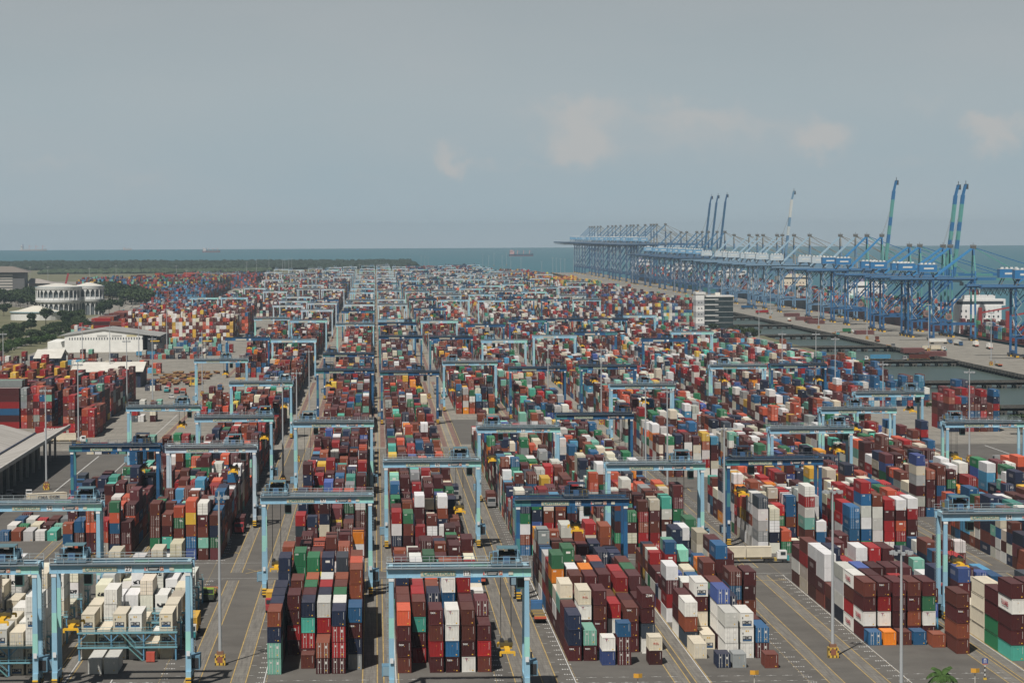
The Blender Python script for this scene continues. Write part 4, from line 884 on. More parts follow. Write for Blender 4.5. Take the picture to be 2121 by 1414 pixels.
    P.append(('walkway', mb))
    if full: mb = MB(); mb.tube((G*.35, -YW-1.2, 18), (G*.35, -YW-2.3, 18), 2.5, (.24, .15, .13), 18); mb.tube((G*.35, -YW-2.3, 18), (G*.35, -YW-2.5, 18), 1.2, (.12, .1, .1), 12); P.append(('cable_reel', mb))
    return P
QM = {}
def qcrane(Y, pal, raised, cls, label, full):
    zg, za, back, outr = {'low': (45, 68, 30, 72), 'mid': (46.5, 76, 34, 79), 'mid2': (48, 80, 34, 82), 'tall': (62, 92, 42, 66)}[cls]
    key = (pal, raised, cls, full)
    if full:
        root = empty('ship_to_shore_crane', (QX, Y, 0))
        if key not in QM: QM[key] = [(n, mb.mesh(n, PS)) for n, mb in qc_parts(pal, zg, za, raised, back, outr, True, len(QM))]
        for n, me in QM[key]: link(n, me, root)
    else:
        if key not in QM:
            mb = MB()
            for n, q in qc_parts(pal, zg, za, raised, back, outr, False, len(QM)): mb.merge(q)
            QM[key] = mb.mesh('ship_to_shore_crane', PS)
        root = link('ship_to_shore_crane', QM[key], None, (QX, Y, 0))
    tag(root, label, 'ship crane', 'ship to shore cranes along the wharf'); return root
def yfrom(ax, X=433.8): 
    lo, hi = 1200, 9000
    for _ in range(50):
        m_ = (lo+hi)/2
        if proj(X, m_, 60)[0] > ax: lo = m_
        else: hi = m_
    return lo
Yh = yfrom(2089, 400.5)
qcrane(Yh, 'blue', False, 'low', 'deep blue ship crane nearest the viewer, cut by the right edge', True)
q2 = qcrane(yfrom(2121, 400.5), 'blue', False, 'low', 'deep blue ship crane half hidden at the extreme right edge', True)
QL = [(2015, 'blue', 0, 'low', 'deep blue ship crane with lowered boom, foremost complete one at right'), (1967.5, 'blue', 1, 'low', 'deep blue ship crane with raised boom, rightmost raised boom'), (1952.6, 'blue', 1, 'low', 'deep blue ship crane with raised boom just left of the rightmost raised boom'),
      (1904.5, 'blue', 0, 'low', 'deep blue ship crane, boom down, right one of the pair between raised booms'), (1883, 'blue', 0, 'low', 'deep blue ship crane, boom down, left one of the pair between raised booms'), (1826, 'blue', 1, 'mid', 'deep blue ship crane with a lone tall raised boom at right'),
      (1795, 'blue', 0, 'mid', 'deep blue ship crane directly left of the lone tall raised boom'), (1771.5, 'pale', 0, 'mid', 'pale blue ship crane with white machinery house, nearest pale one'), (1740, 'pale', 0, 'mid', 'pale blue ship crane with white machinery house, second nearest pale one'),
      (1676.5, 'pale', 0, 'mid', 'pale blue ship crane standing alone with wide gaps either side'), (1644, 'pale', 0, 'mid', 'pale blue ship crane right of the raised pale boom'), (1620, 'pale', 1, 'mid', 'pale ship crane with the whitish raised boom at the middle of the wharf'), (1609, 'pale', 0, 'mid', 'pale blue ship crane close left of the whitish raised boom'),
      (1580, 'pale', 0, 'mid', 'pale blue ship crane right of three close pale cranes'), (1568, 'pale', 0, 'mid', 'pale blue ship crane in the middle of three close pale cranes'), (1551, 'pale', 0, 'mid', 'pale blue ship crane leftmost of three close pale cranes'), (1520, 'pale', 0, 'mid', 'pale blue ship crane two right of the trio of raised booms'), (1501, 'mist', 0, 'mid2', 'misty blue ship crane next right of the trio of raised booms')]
for ax, pal, ra, cls, lab in QL: qcrane(yfrom(ax), pal, bool(ra), cls, lab, True)
for ax, lab in ((1485, 'rightmost'), (1467, 'middle'), (1454, 'leftmost')): qcrane(yfrom(ax), 'mist', True, 'mid2', f'distant blue ship crane with raised boom, {lab} of the three together', False)
for ax in (1443, 1422, 1410, 1389): qcrane(yfrom(ax), 'mist', False, 'mid2', 'distant hazy blue ship crane of medium height left of the three raised booms', False)
for ax in (1378, 1360, 1354, 1348, 1336, 1321, 1312, 1306, 1298, 1285, 1275, 1268, 1259, 1244, 1238, 1231, 1226, 1221): qcrane(yfrom(ax), 'mist', False, 'tall', 'tall hazy blue ship crane in the dense far cluster at the end of the wharf', False)
for o in list(q2.children): pass
for root, n_ in ((q2, None),): pass

# ------------------------------------------------------------------ lamp masts
def mast_parts(h):
    a = MB(); a.tube((0, 0, 1.4), (0, 0, h), .34, (.36, .38, .39), 10, .17)
    b = MB(); 
    for k in range(8):
        an = k*math.pi/4; c_, s_ = math.cos(an), math.sin(an); b.bar((0, 0, h-.1), (c_*1.5, s_*1.5, h+.15), .1, .1, (.25, .26, .27)); b.cbox(c_*1.6, s_*1.6, h+.05, .62, .62, .5, (.33, .35, .36)); b.cbox(c_*1.62, s_*1.62, h-.23, .5, .5, .06, (.7, .7, .68))
    b.tube((0, 0, h-.3), (0, 0, h+1.2), .16, (.3, .3, .3), 8)
    c = MB()
    for k in range(8):
        for j in range(4): c.add([(-.95+k*.24, -.97, .1+j*.45), (-.71+k*.24, -.97, .1+j*.45), (-.71+k*.24, -.97, .55+j*.45), (-.95+k*.24, -.97, .55+j*.45)], [(0, 1, 2, 3)], (.6, .38, .05) if (k+j) % 3 else BK)
    c.box(-.95, .95, -.95, .95, .02, 2.0, (.4, .27, .06)); c.box(-.5, .5, -1.0, -.96, .6, 1.7, (.25, .09, .05)); c.box(-.62, .62, -.62, .62, 2.0, 2.6, (.2, .1, .06))
    return a, b, c
MASTM = {}
def mast(x, y, h, label, detail=True):
    k = (h, detail)
    if k not in MASTM:
        a, b, c = mast_parts(h)
        if detail: MASTM[k] = (a.mesh('pole', PS), b.mesh('floodlight_ring', PS), c.mesh('striped_base', PS))
        else: a.merge(b); a.merge(c); MASTM[k] = a.mesh('lamp_mast', PS)
    if detail:
        r = empty('lamp_mast', (x, y, 0)); link('pole', MASTM[k][0], r); link('floodlight_ring', MASTM[k][1], r); link('striped_base', MASTM[k][2], r)
    else: r = link('lamp_mast', MASTM[k], None, (x, y, 0))
    tag(r, label, 'lamp mast', 'floodlight masts in the yard'); return r
mast(-29.1, 562, 31, 'tall grey floodlight mast with striped base between gantries 27 and 97'); mast(85, 563, 31, 'tall grey floodlight mast with striped base on the road left of the orange box')
mast(84, 483, 28, 'tall grey floodlight mast in front of the dark red stacks, base below frame')
def by_top(px, pt, h=31.5):
    lo, hi = 500, 9000
    for _ in range(50):
        m_ = (lo+hi)/2; 
        X = (px-778)*m_/FPX
        if proj(X, m_, h)[1] > pt: lo = m_
        else: hi = m_
    x = lo*(px-778)/FPX
    for _ in range(3): x += (px-proj(x, lo, h)[0])*lo/FPX
    return x, lo
ML = [(94, 806, 'beside the old grey warehouse at left'), (161, 753, 'before the ochre container depot at left'), (585, 797, 'left of gantry 71'), (1500, 885, 'left of gantry 115'), (1382, 808, 'rising behind gantry 16'), (1337, 806, 'second left of the mast behind gantry 16'), (1245, 722, 'in the road before the dark gantry with truck'), (1135, 720, 'right of the ochre stacks'),
      (888, 690, 'by the concrete gap behind gantry 60'), (614, 770, 'close right of the mast left of gantry 71'), (640, 726, 'by the reefer rows left of centre'), (227, 676, 'in front of the navy shed'), (262, 705, 'right of the navy shed roof'), (315, 700, 'beside the trailer park'), (287, 656, 'in front of the white warehouse doors'), (170, 676, 'left of the white warehouse'), (2008, 768, 'right of the basin shrubs'), (1829, 752, 'beside the blue stack at right'),
      (1690, 690, 'on the yard edge right of the office tower'), (1572, 640, 'right of the glass office tower'), (1620, 690, 'behind the dark gantry pair at right'), (1730, 700, 'in front of the second trestle'), (6, 690, 'at the far left roadside'), (345, 640, 'beside the maroon depot wall')]
for px, pt, w in ML:
    x, y = by_top(px, pt); mast(x, y, 31, 'slim grey floodlight mast '+w, y < 1500)
for x, y in ((365, 1790), (366, 2000), (364, 2240), (366, 2500), (365, 2800), (365, 3200), (365, 3700), (364, 4300), (365, 5000), (365, 5600)):
    mast(x, y, 31, 'thin grey floodlight mast standing on the inner wharf edge', False)
for px, pt in ((872, 530), (880, 531), (887, 534), (1000, 527), (1012, 530), (1023, 525), (1040, 530), (1049, 524), (1058, 531), (1079, 535), (1122, 542), (1145, 534), (1152, 535), (1161, 536), (1170, 537), (511, 543), (531, 537), (557, 531), (585, 538), (590, 537), (598, 536), (604, 535), (62, 553), (99, 553), (185, 556), (240, 550), (365, 551), (386, 560), (418, 690), (700, 560), (745, 548)):
    x, y = by_top(px, pt, 31); mast(x, y, 31, 'tiny distant floodlight mast on the hazy skyline of the yard', False)

# ------------------------------------------------------------------ trees and vegetation
def crown_mesh(seed, w, h, n, base=(.035, .052, .022), sz=.5):
    rr = random.Random(seed); mb = MB(); lobes = [(rr.uniform(-.5, .5)*w, rr.uniform(-.5, .5)*w, rr.uniform(.3, .85)*h, rr.uniform(.25, .42)*w) for _ in range(9)]
    for k in range(n):
        lx, ly, lz, lr = rr.choice(lobes)
        d = Vector((rr.gauss(0, 1), rr.gauss(0, 1), rr.gauss(0, .8))).normalized()*lr*rr.uniform(.7, 1.1)
        p = Vector((lx, ly, lz))+Vector((d.x, d.y, d.z*h/w*.7))
        u = Vector((rr.gauss(0, 1), rr.gauss(0, 1), rr.gauss(0, 1))).normalized(); v = u.cross(Vector((rr.gauss(0, 1), rr.gauss(0, 1), rr.gauss(0, 1)))).normalized()
        s_ = sz*rr.uniform(.6, 1.4); f = rr.uniform(.65, 1.5); mb.add([p-u*s_, p+v*s_*.7, p+u*s_, p-v*s_*.7], [(0, 1, 2, 3)], (base[0]*f, base[1]*f, base[2]*f))
    return mb.mesh('crown', FOL)
def trunk_mesh(h, r):
    mb = MB(); c_ = (.1, .08, .06); mb.tube((0, 0, 0), (0.1, 0, h*.55), r, c_, 7, r*.6)
    for an in (0, 2.1, 4.2): mb.tube((.1, 0, h*.5), (math.cos(an)*h*.22, math.sin(an)*h*.22, h*.85), r*.5, c_, 5, r*.15)
    return mb.mesh('trunk', PS)
TREES = [(crown_mesh(1, 9, 8, 900, sz=.75), trunk_mesh(7, .35)), (crown_mesh(2, 7, 9, 800, (.027, .043, .018), .7), trunk_mesh(7, .3)), (crown_mesh(3, 11, 7, 1000, (.043, .06, .025), .8), trunk_mesh(6, .4)), (crown_mesh(5, 5, 4, 500, (.05, .085, .025), .5), trunk_mesh(3, .2))]
def tree(x, y, s, v, label, grp='trees in the green belt'):
    r = empty('broadleaf_tree', (x, y, 0), random.uniform(0, 6)); r.scale = (s, s, s)
    c_ = link('crown', TREES[v][0], r, (0, 0, 3.2 if v < 3 else 1)); link('trunk', TREES[v][1], r)
    tag(r, label, 'tree', grp)
def px_tree(px, py, s, v, label, grp='trees in the green belt'):
    x, y = ground(px, py); tree(x, y, s, v, label, grp)
for px, py, s, v, w in ((65, 672, .9, 1, 'dark round tree in front of the domed hall'), (95, 672, 1.3, 1, 'tall dark tree at the right side of the domed hall'), (140, 676, 1.25, 0, 'broad tree before the round arcaded building'), (160, 668, 1.1, 2, 'wide tree under the right drum of the round building'), (226, 652, 1.35, 0, 'big tree in the middle of the road bend'), (208, 660, 1.2, 1, 'tree just left of the big road bend tree'), (247, 643, .9, 1, 'slim tree right of the big road bend tree'),
    (8, 655, 1.1, 0, 'tree at the left frame edge beside the domed hall'), (310, 655, .8, 1, 'small dark tree at the depot corner')): px_tree(px, py, s, v, w)
for k in range(34):
    px_tree(random.uniform(0, 85), random.uniform(622, 640), random.uniform(1.0, 1.6), random.randrange(3), 'one of the dense dark green trees between office block and domed hall', 'dense trees left')
for k in range(40):
    a = k/39; px_tree(200+a*95+random.uniform(-8, 8), 612+a*24+random.uniform(-7, 5), random.uniform(1.3, 2.0), random.randrange(3), 'one of the leafy trees along the far side of the flyover', 'trees behind the flyover')
for k in range(56):
    a = random.random(); px_tree(a*190, 706-a*24+random.uniform(-12, 12), random.uniform(.6, .95), random.randrange(4), 'one of the green roadside trees below the domed hall', 'roadside trees left')
for k in range(30):
    a = random.random(); px_tree(a*110, 730-a*28+random.uniform(-6, 6), random.uniform(.8, 1.2), 3, 'low clipped roadside bush along the hedge at far left', 'hedge bushes left')
for px, py, s, v, w in ((1478, 688, .6, 0, 'greyish tree at the left foot of the office tower'), (1530, 700, .8, 1, 'dark tree right of the office tower mast'), (1545, 702, .8, 2, 'wide dark tree second right of the office tower'), (1560, 705, .7, 0, 'dark tree third right of the office tower'), (1515, 692, .5, 1, 'dark tree close to the office tower door'), (1500, 694, .8, 3, 'small bush in front of the office tower')): px_tree(px, py, s, v, w, 'trees by the office tower')
for k in range(16):
    x = random.uniform(246, 259); y = random.uniform(1150, 1480); tree(x, y, random.uniform(.45, .8), random.randrange(4), 'one of the dark shrubs on the basin bank beside the depot stack', 'basin bank shrubs')
# mangrove belt: a mass nobody could count
def forest(name, x0, x1, yfront, depth, h, n, label, colr=(.026, .038, .028)):
    mb = MB(); rr = random.Random(5)
    for k in range(n):
        x = rr.uniform(x0, x1); y = yfront(x)+rr.random()**1.3*depth; s_ = rr.uniform(5, 11); hh = h*rr.uniform(.6, 1.15); f = rr.uniform(.6, 1.35); c_ = (colr[0]*f, colr[1]*f, colr[2]*f)
        b_ = len(mb.v); m_ = 6; ph = rr.random()*6
        ring = lambda r_, z_: [(x+math.cos(ph+i*2*math.pi/m_)*r_*rr.uniform(.8, 1.2), y+math.sin(ph+i*2*math.pi/m_)*r_*rr.uniform(.8, 1.2), z_*rr.uniform(.85, 1.1)) for i in range(m_)]
        vs = ring(s_*.8, .01)+ring(s_, hh*.5)+ring(s_*.6, hh*.9)+[(x, y, hh)]
        fs = [(i, (i+1) % m_, m_+(i+1) % m_, m_+i) for i in range(m_)]+[(m_+i, m_+(i+1) % m_, 2*m_+(i+1) % m_, 2*m_+i) for i in range(m_)]+[(2*m_+i, 2*m_+(i+1) % m_, 3*m_) for i in range(m_)]
        mb.add(vs, fs, c_)
    o = mb.build(name, FOL); tag(o, label, 'forest', None, 'stuff')
forest('mangrove_forest', -1700, 95, lambda x: 6950+abs(x)*.15, 1350, 12, 9000, 'dark mangrove forest belt along the shore behind the yard')
forest('scrub', -700, -230, lambda x: 6350, 350, 8, 900, 'lighter green scrub in front of the mangrove belt', (.055, .075, .042))
poly('far_pavement', [(-620, 5000), (-420, 5000), (-400, 5300), (-620, 5300)], .03, concrete)

# ------------------------------------------------------------------ buildings
def bld(name, x, y, rz=0): return empty(name, (x, y, 0), rz)
# old grey warehouse at the left, long folded roof with upturned canopy
w = bld('old_warehouse', -3.5, 0); tag(w, 'old grey sheet roofed warehouse with dark open side at far left', 'warehouse')
mb = MB(); y0, y1 = 862, 1101
prof = [(-175, 9.5), (-152, 12.6), (-131, 11.6), (-119, 8.2), (-107, 11.2)]
for (xa, za_), (xb, zb) in zip(prof[:-1], prof[1:]):
    mb.add([(xa, y0, za_), (xb, y0, zb), (xb, y1, zb), (xa, y1, za_), (xa, y0, za_-.25), (xb, y0, zb-.25), (xb, y1, zb-.25), (xa, y1, za_-.25)], [(0, 1, 2, 3), (7, 6, 5, 4), (0, 4, 5, 1), (1, 5, 6, 2), (2, 6, 7, 3)], (.4, .4, .4))
mb.build('roof', oldroof, w)
mb = MB(); mb.box(-107.2, -106.6, y0-.3, y1+.3, 10.3, 11.5, (.3, .3, .29)); mb.build('fascia', simple('pale_fascia', (.34, .33, .3), (.46, .45, .42), .2, .8), w)
mb = MB(); mb.box(-119.4, -118.8, y0, y1, 8.3, 8.75, (.1, .1, .1)); mb.build('gutter', darkw, w)
mb = MB(); mb.box(-175, -118, y0+2, y1-2, 0, 8.0, (.05, .05, .05)); mb.build('wall', simple('dark_block_wall', (.06, .055, .05), (.11, .1, .09), .2, .9), w)  # block wall in a dark brownish grey, below the folded roof
for k in range(14): mb = MB(); yy = y0+4+k*17.6; mb.box(-112, -111.2, yy, yy+.9, 0, 9.4, (.42, .41, .38)); mb.build('column', PS, w)
# navy shed with pale roof
def shed(name, xa, xb, ya, yb, he, hr, wallm, label, overhang=1.0, doors=0, roof=roofm):
    w = bld(name, 0, 0); tag(w, label, 'shed')
    m_ = (ya+yb)/2; mb = MB(); mb.box(xa, xb, ya, yb, 0, he, (.5,)*3); mb.build('wall', wallm, w)
    mb = MB(); e_ = overhang
    for (p, zp), (q, zq) in (((ya-e_, he), (m_, hr)), ((m_, hr), (yb+e_, he))): mb.add([(xa-e_, p, zp), (xb+e_, p, zp), (xb+e_, q, zq), (xa-e_, q, zq), (xa-e_, p, zp-.2), (xb+e_, p, zp-.2), (xb+e_, q, zq-.2), (xa-e_, q, zq-.2)], [(0, 1, 2, 3), (7, 6, 5, 4), (0, 4, 5, 1), (3, 7, 4, 0), (1, 5, 6, 2)], (.5,)*3)
    mb.build('roof', roof, w)
    mb = MB()
    for x in (xa, xb-.05): mb.add([(x, ya, he-.01), (x, yb, he-.01), (x, m_, hr-.25)], [(0, 1, 2)], (.5,)*3)
    mb.build('gable', wallm, w)
    for k in range(doors): x = xa+(xb-xa)*(k+.5)/doors; mb = MB(); mb.box(x-2.6, x+2.6, ya-.08, ya-.01, 0, he*.7, (.03, .035, .04)); mb.build('door', PS, w)
    return w
shed('navy_shed', -158, -123, 1596, 1640, 8.5, 12.6, darkw, 'navy blue shed with long pale roof beside the trailer park', 1.5, 4)
w = shed('gate_shed', -182, -170, 1640, 1680, 14, 18, darkw, 'small tall shed with white roof and open front left of the navy shed', 1.5, 1)
shed('grey_store', -215, -184, 1560, 1600, 6, 8, greyst, 'low grey curved store building at the left roadside', 1)
# white warehouse, gable to the viewer
w = bld('white_warehouse', 0, 0); tag(w, 'large white warehouse with shallow gable and a row of small windows', 'warehouse')
mb = MB(); xa, xb, ya, yb = -212, -159, 2085, 2160; xm = (xa+xb)/2
mb.add([(xa, ya, 0), (xb, ya, 0), (xb, ya, 11.5), (xm, ya, 15.2), (xa, ya, 11.5), (xa, yb, 0), (xb, yb, 0), (xb, yb, 11.5), (xm, yb, 15.2), (xa, yb, 11.5)], [(0, 1, 2, 3, 4), (9, 8, 7, 6, 5), (1, 6, 7, 2), (5, 0, 4, 9)], (.5,)*3); mb.build('wall', whitew, w)
mb = MB()
for (p, zp), (q, zq) in (((xa-4, 11.2), (xm, 15.5)), ((xm, 15.5), (xb+12, 10.6))): mb.add([(p, ya-.8, zp+.1), (q, ya-.8, zq+.1), (q, yb+1, zq+.1), (p, yb+1, zp+.1), (p, ya-.8, zp-.25), (q, ya-.8, zq-.25), (q, yb+1, zq-.25), (p, yb+1, zp-.25)], [(0, 1, 2, 3), (7, 6, 5, 4), (0, 4, 5, 1), (1, 5, 6, 2), (3, 7, 4, 0)], (.5,)*3)
mb.build('roof', simple('grey_sheet_roof', (.22, .22, .21), (.33, .33, .31), .1, .7), w)
for k in range(28): mb = MB(); x = xa+3+k*1.83; mb.box(x, x+.8, ya-.06, ya-.01, 8.4, 10, (.1, .11, .12)); mb.build('window', PS, w)
for x, c_ in ((-186, (.4, .4, .38)), (-176, (.42, .42, .4)), (-166, (.55, .5, .3))): mb = MB(); mb.box(x-4, x+3, ya-.07, ya-.01, 10.4, 11.7, c_); mb.build('sign_panel', PS, w)
mb = MB(); mb.box(-155.9, -146, ya+2, yb, .1, 9.8, (.03, .035, .04)); mb.build('loading_bay', PS, w)
mb = MB(); mb.box(-224, -211.2, ya+4, yb-10, 0, 7, (.6, .6, .57)); mb.build('side_annex', whitew, w)
# round arcaded building: two white drums
def drum(cx, cy, r, z0, z1, n, label_root, top=True):
    g = bld('round_arcade_building', cx, cy)
    mb = MB(); mb.tube((0, 0, 0), (0, 0, z1), r-2.2, (.12, .14, .15), 36); mb.build('inner_wall', PS, g)
    mb = MB()
    for zb_, zt in ((z0-2.2, z0), (z1-2.6, z1)): mb.tube((0, 0, zb_), (0, 0, zt), r+.6, (.66, .67, .66), 48, r+1.1)
    mb.tube((0, 0, z0-1.6), (0, 0, z0-1.4), r+.5, (.2, .36, .44), 48); mb.tube((0, 0, z1), (0, 0, z1+.25), r+1.2, (.2, .36, .44), 48)
    mb.tube((0, 0, z0), (0, 0, z0+2.2), r-.2, (.66, .67, .66), 48); mb.build('cornice', PS, g)
    mb = MB()
    for k in range(n):     # arches: piers and spandrels on both floors
        a0 = k*2*math.pi/n
        for zb_, zt, rr_ in ((z0, z1-2.6, r), (.1, z0-2.4, r-1)):
            c0 = Vector((math.cos(a0)*rr_, math.sin(a0)*rr_, zb_)); mb.tube(c0, c0+Vector((0, 0, zt-zb_)), .45, (.68, .68, .66), 6)
            for j in range(6):
                t0, t1 = j/6, (j+1)/6; A0, A1 = a0+2*math.pi/n*t0, a0+2*math.pi/n*t1; hh = (zt-zb_)*.42
                h0, h1 = zt-hh+hh*.86*math.sin(math.pi*t0), zt-hh+hh*.86*math.sin(math.pi*t1)
                mb.add([(math.cos(A0)*rr_, math.sin(A0)*rr_, h0), (math.cos(A1)*rr_, math.sin(A1)*rr_, h1), (math.cos(A1)*rr_, math.sin(A1)*rr_, zt), (math.cos(A0)*rr_, math.sin(A0)*rr_, zt)], [(0, 1, 2, 3)], (.68, .68, .66))
    mb.build('arcade', PS, g)
    mb = MB(); mb.tube((0, 0, z1+.2), (0, 0, z1+1.3), r*1.0, (.62, .6, .54), 40, r*.8); mb.tube((0, 0, z1+1.3), (0, 0, z1+3.6), r*.75, (.6, .58, .52), 40, r*.15); mb.build('roof', PS, g)
    return g
g = drum(-317, 3060, 22, 15.5, 28.5, 26, ''); tag(g, 'white round building with two rows of arches, large left drum', 'building')
g = drum(-288, 3078, 14.5, 16, 28.8, 18, ''); tag(g, 'smaller white round arcaded drum attached at the right of the large one', 'building')
# domed hall
g = bld('domed_hall', 0, 0); tag(g, 'low white hall with pale pitched dome roof in front of the round building', 'building')
cx, cy = ground(76, 662); mb = MB(); mb.tube((cx, cy, 0), (cx, cy, 7.2), 24.5, (.66, .66, .63), 28); mb.build('wall', PS, g)
mb = MB(); mb.tube((cx, cy, 7.2), (cx, cy, 7.9), 25.5, (.2, .36, .44), 28); mb.tube((cx, cy, 7.9), (cx, cy, 9.2), 25, (.64, .61, .52), 28, 17); mb.tube((cx, cy, 9.2), (cx, cy, 13.2), 17, (.64, .61, .52), 28, 3); mb.build('roof', PS, g)
# office block far left
g = bld('office_block', 0, 0); tag(g, 'beige office block with overhanging hipped roof at far left skyline', 'building')
cx, cy = ground(14, 611); s_ = cy/FPX
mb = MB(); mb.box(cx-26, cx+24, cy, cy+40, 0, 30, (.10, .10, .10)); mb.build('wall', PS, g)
for k in range(7): mb = MB(); mb.box(cx-26.3, cx+8, cy-.4, cy-.02, 3+k*3.8, 5.1+k*3.8, (.42, .4, .36)); mb.build('window_band', PS, g)
mb = MB(); mb.add([(cx-33, cy-5, 30.5), (cx+32, cy-5, 30.5), (cx+32, cy+45, 30.5), (cx-33, cy+45, 30.5), (cx-20, cy+10, 38.5), (cx+6, cy+10, 38.5), (cx+6, cy+30, 38.5), (cx-20, cy+30, 38.5)], [(0, 1, 5, 4), (1, 2, 6, 5), (2, 3, 7, 6), (3, 0, 4, 7), (4, 5, 6, 7), (3, 2, 1, 0)], (.17, .15, .13)); mb.build('roof', PS, g)
g = bld('low_office', 0, 0); tag(g, 'low beige building with hipped roof right of the office block', 'building')
mb = MB(); mb.box(cx+27, cx+52, cy+25, cy+60, 0, 15, (.2, .19, .18)); mb.build('wall', PS, g); mb = MB(); mb.add([(cx+24, cy+20, 15.2), (cx+62, cy+20, 15.2), (cx+62, cy+65, 15.2), (cx+24, cy+65, 15.2), (cx+28, cy+40, 22), (cx+40, cy+40, 21)], [(0, 1, 5, 4), (1, 2, 5), (2, 3, 4, 5), (3, 0, 4), (3, 2, 1, 0)], (.33, .3, .27)); mb.build('roof', PS, g)
# glass office tower by the basin
g = bld('office_tower', 0, 0); tag(g, 'square office tower of dark glass with white and grey stair wing', 'building')
X, Y = 264, 2500
mb = MB(); mb.box(X+7, X+31, Y, Y+24, 0, 26.5, (.02, .03, .035)); mb.build('glass_wall', glassd, g)
mb = MB(); mb.box(X+6.6, X+31.6, Y-.6, Y+24.6, 26.5, 27.6, (.6, .6, .58)); mb.build('roof_slab', PS, g)
for k in range(6): mb = MB(); mb.box(X+7.2, X+18.8, Y-.5, Y-.02, 2+k*4.4, 3.1+k*4.4, (.42, .43, .42)); mb.build('floor_band', PS, g)
for k in range(5): mb = MB(); mb.box(X+16, X+31.3, Y-.3, Y-.02, 5.2+k*4.4, 5.5+k*4.4, (.4, .42, .42)); mb.build('mullion', PS, g)
mb = MB()
for k in range(6): mb.box(X, X+7, Y-1.5, Y+20, k*4.8, (k+1)*4.8, (.66, .66, .64) if k % 2 else (.36, .37, .38))
mb.build('stair_wing', PS, g)
for k in range(5):
    for j in (1.8, 4.2): mb = MB(); mb.box(X+j, X+j+1.1, Y-1.6, Y-1.51, k*4.8+2.2, k*4.8+3.2, (.05, .06, .07)); mb.build('window', PS, g)
mb = MB(); mb.box(X-.3, X+8, Y-2, Y+20.5, 28.8, 30.4, (.62, .62, .6)); mb.build('parapet', PS, g)
mb = MB(); mb.cbox(X+19, Y+8, 28.8, 4, 4, 2.4, (.64, .62, .55)); mb.tube((X+4, Y+4, 30.4), (X+4, Y+4, 38), .2, GR); mb.cbox(X+4, Y+4, 31.6, 3, 3, .3, (.5, .5, .5)); mb.cbox(X+4, Y+4, 32.6, 2.4, 2.4, .2, (.5, .5, .5)); mb.build('roof_plant', PS, g)
# flyover
fly = [(-265, 3300), (-272, 3500), (-292, 3750), (-330, 4000), (-380, 4150)]
g = bld('flyover', 0, 0); tag(g, 'concrete flyover curving away behind the round building', 'flyover'); mb = MB()
for k, ((xa, ya), (xb, yb)) in enumerate(zip(fly[:-1], fly[1:])):
    za_, zb = (0, 4, 8, 9, 9)[k], (0, 4, 8, 9, 9)[k+1]
    for off, wd, up_, c_ in ((0, 8, 0, (.3, .28, .24)), (-8.2, .3, 1, (.36, .34, .3)), (8.2, .3, 1, (.36, .34, .3)), (0, .5, .8, (.2, .19, .17))): mb.bar((xa+off, ya, za_+up_*.5), (xb+off, yb, zb+up_*.5), wd*2, 1.0, c_)
mb.build('deck', PS, g); mb = MB()
for (x, y), z in zip(fly[1:], (4, 8, 9, 9)): mb.box(x-5, x+5, y-1, y+1, 0, z, (.2, .19, .17))
mb.build('piers', PS, g)
# red crawler jib and white silo tops on the left skyline
g = bld('mobile_crane', 0, 0); tag(g, 'small red lattice crane jib behind the round building', 'crane'); x, y = ground(133, 606)
mb = MB(); mb.bar((x, y, 4), (x+6, y, 27), 2.2, 2.2, (.3, .02, .03)); mb.build('jib', PS, g); mb = MB(); mb.box(x-5, x+3, y-3, y+3, .5, 4, (.3, .02, .03)); mb.build('body', PS, g)

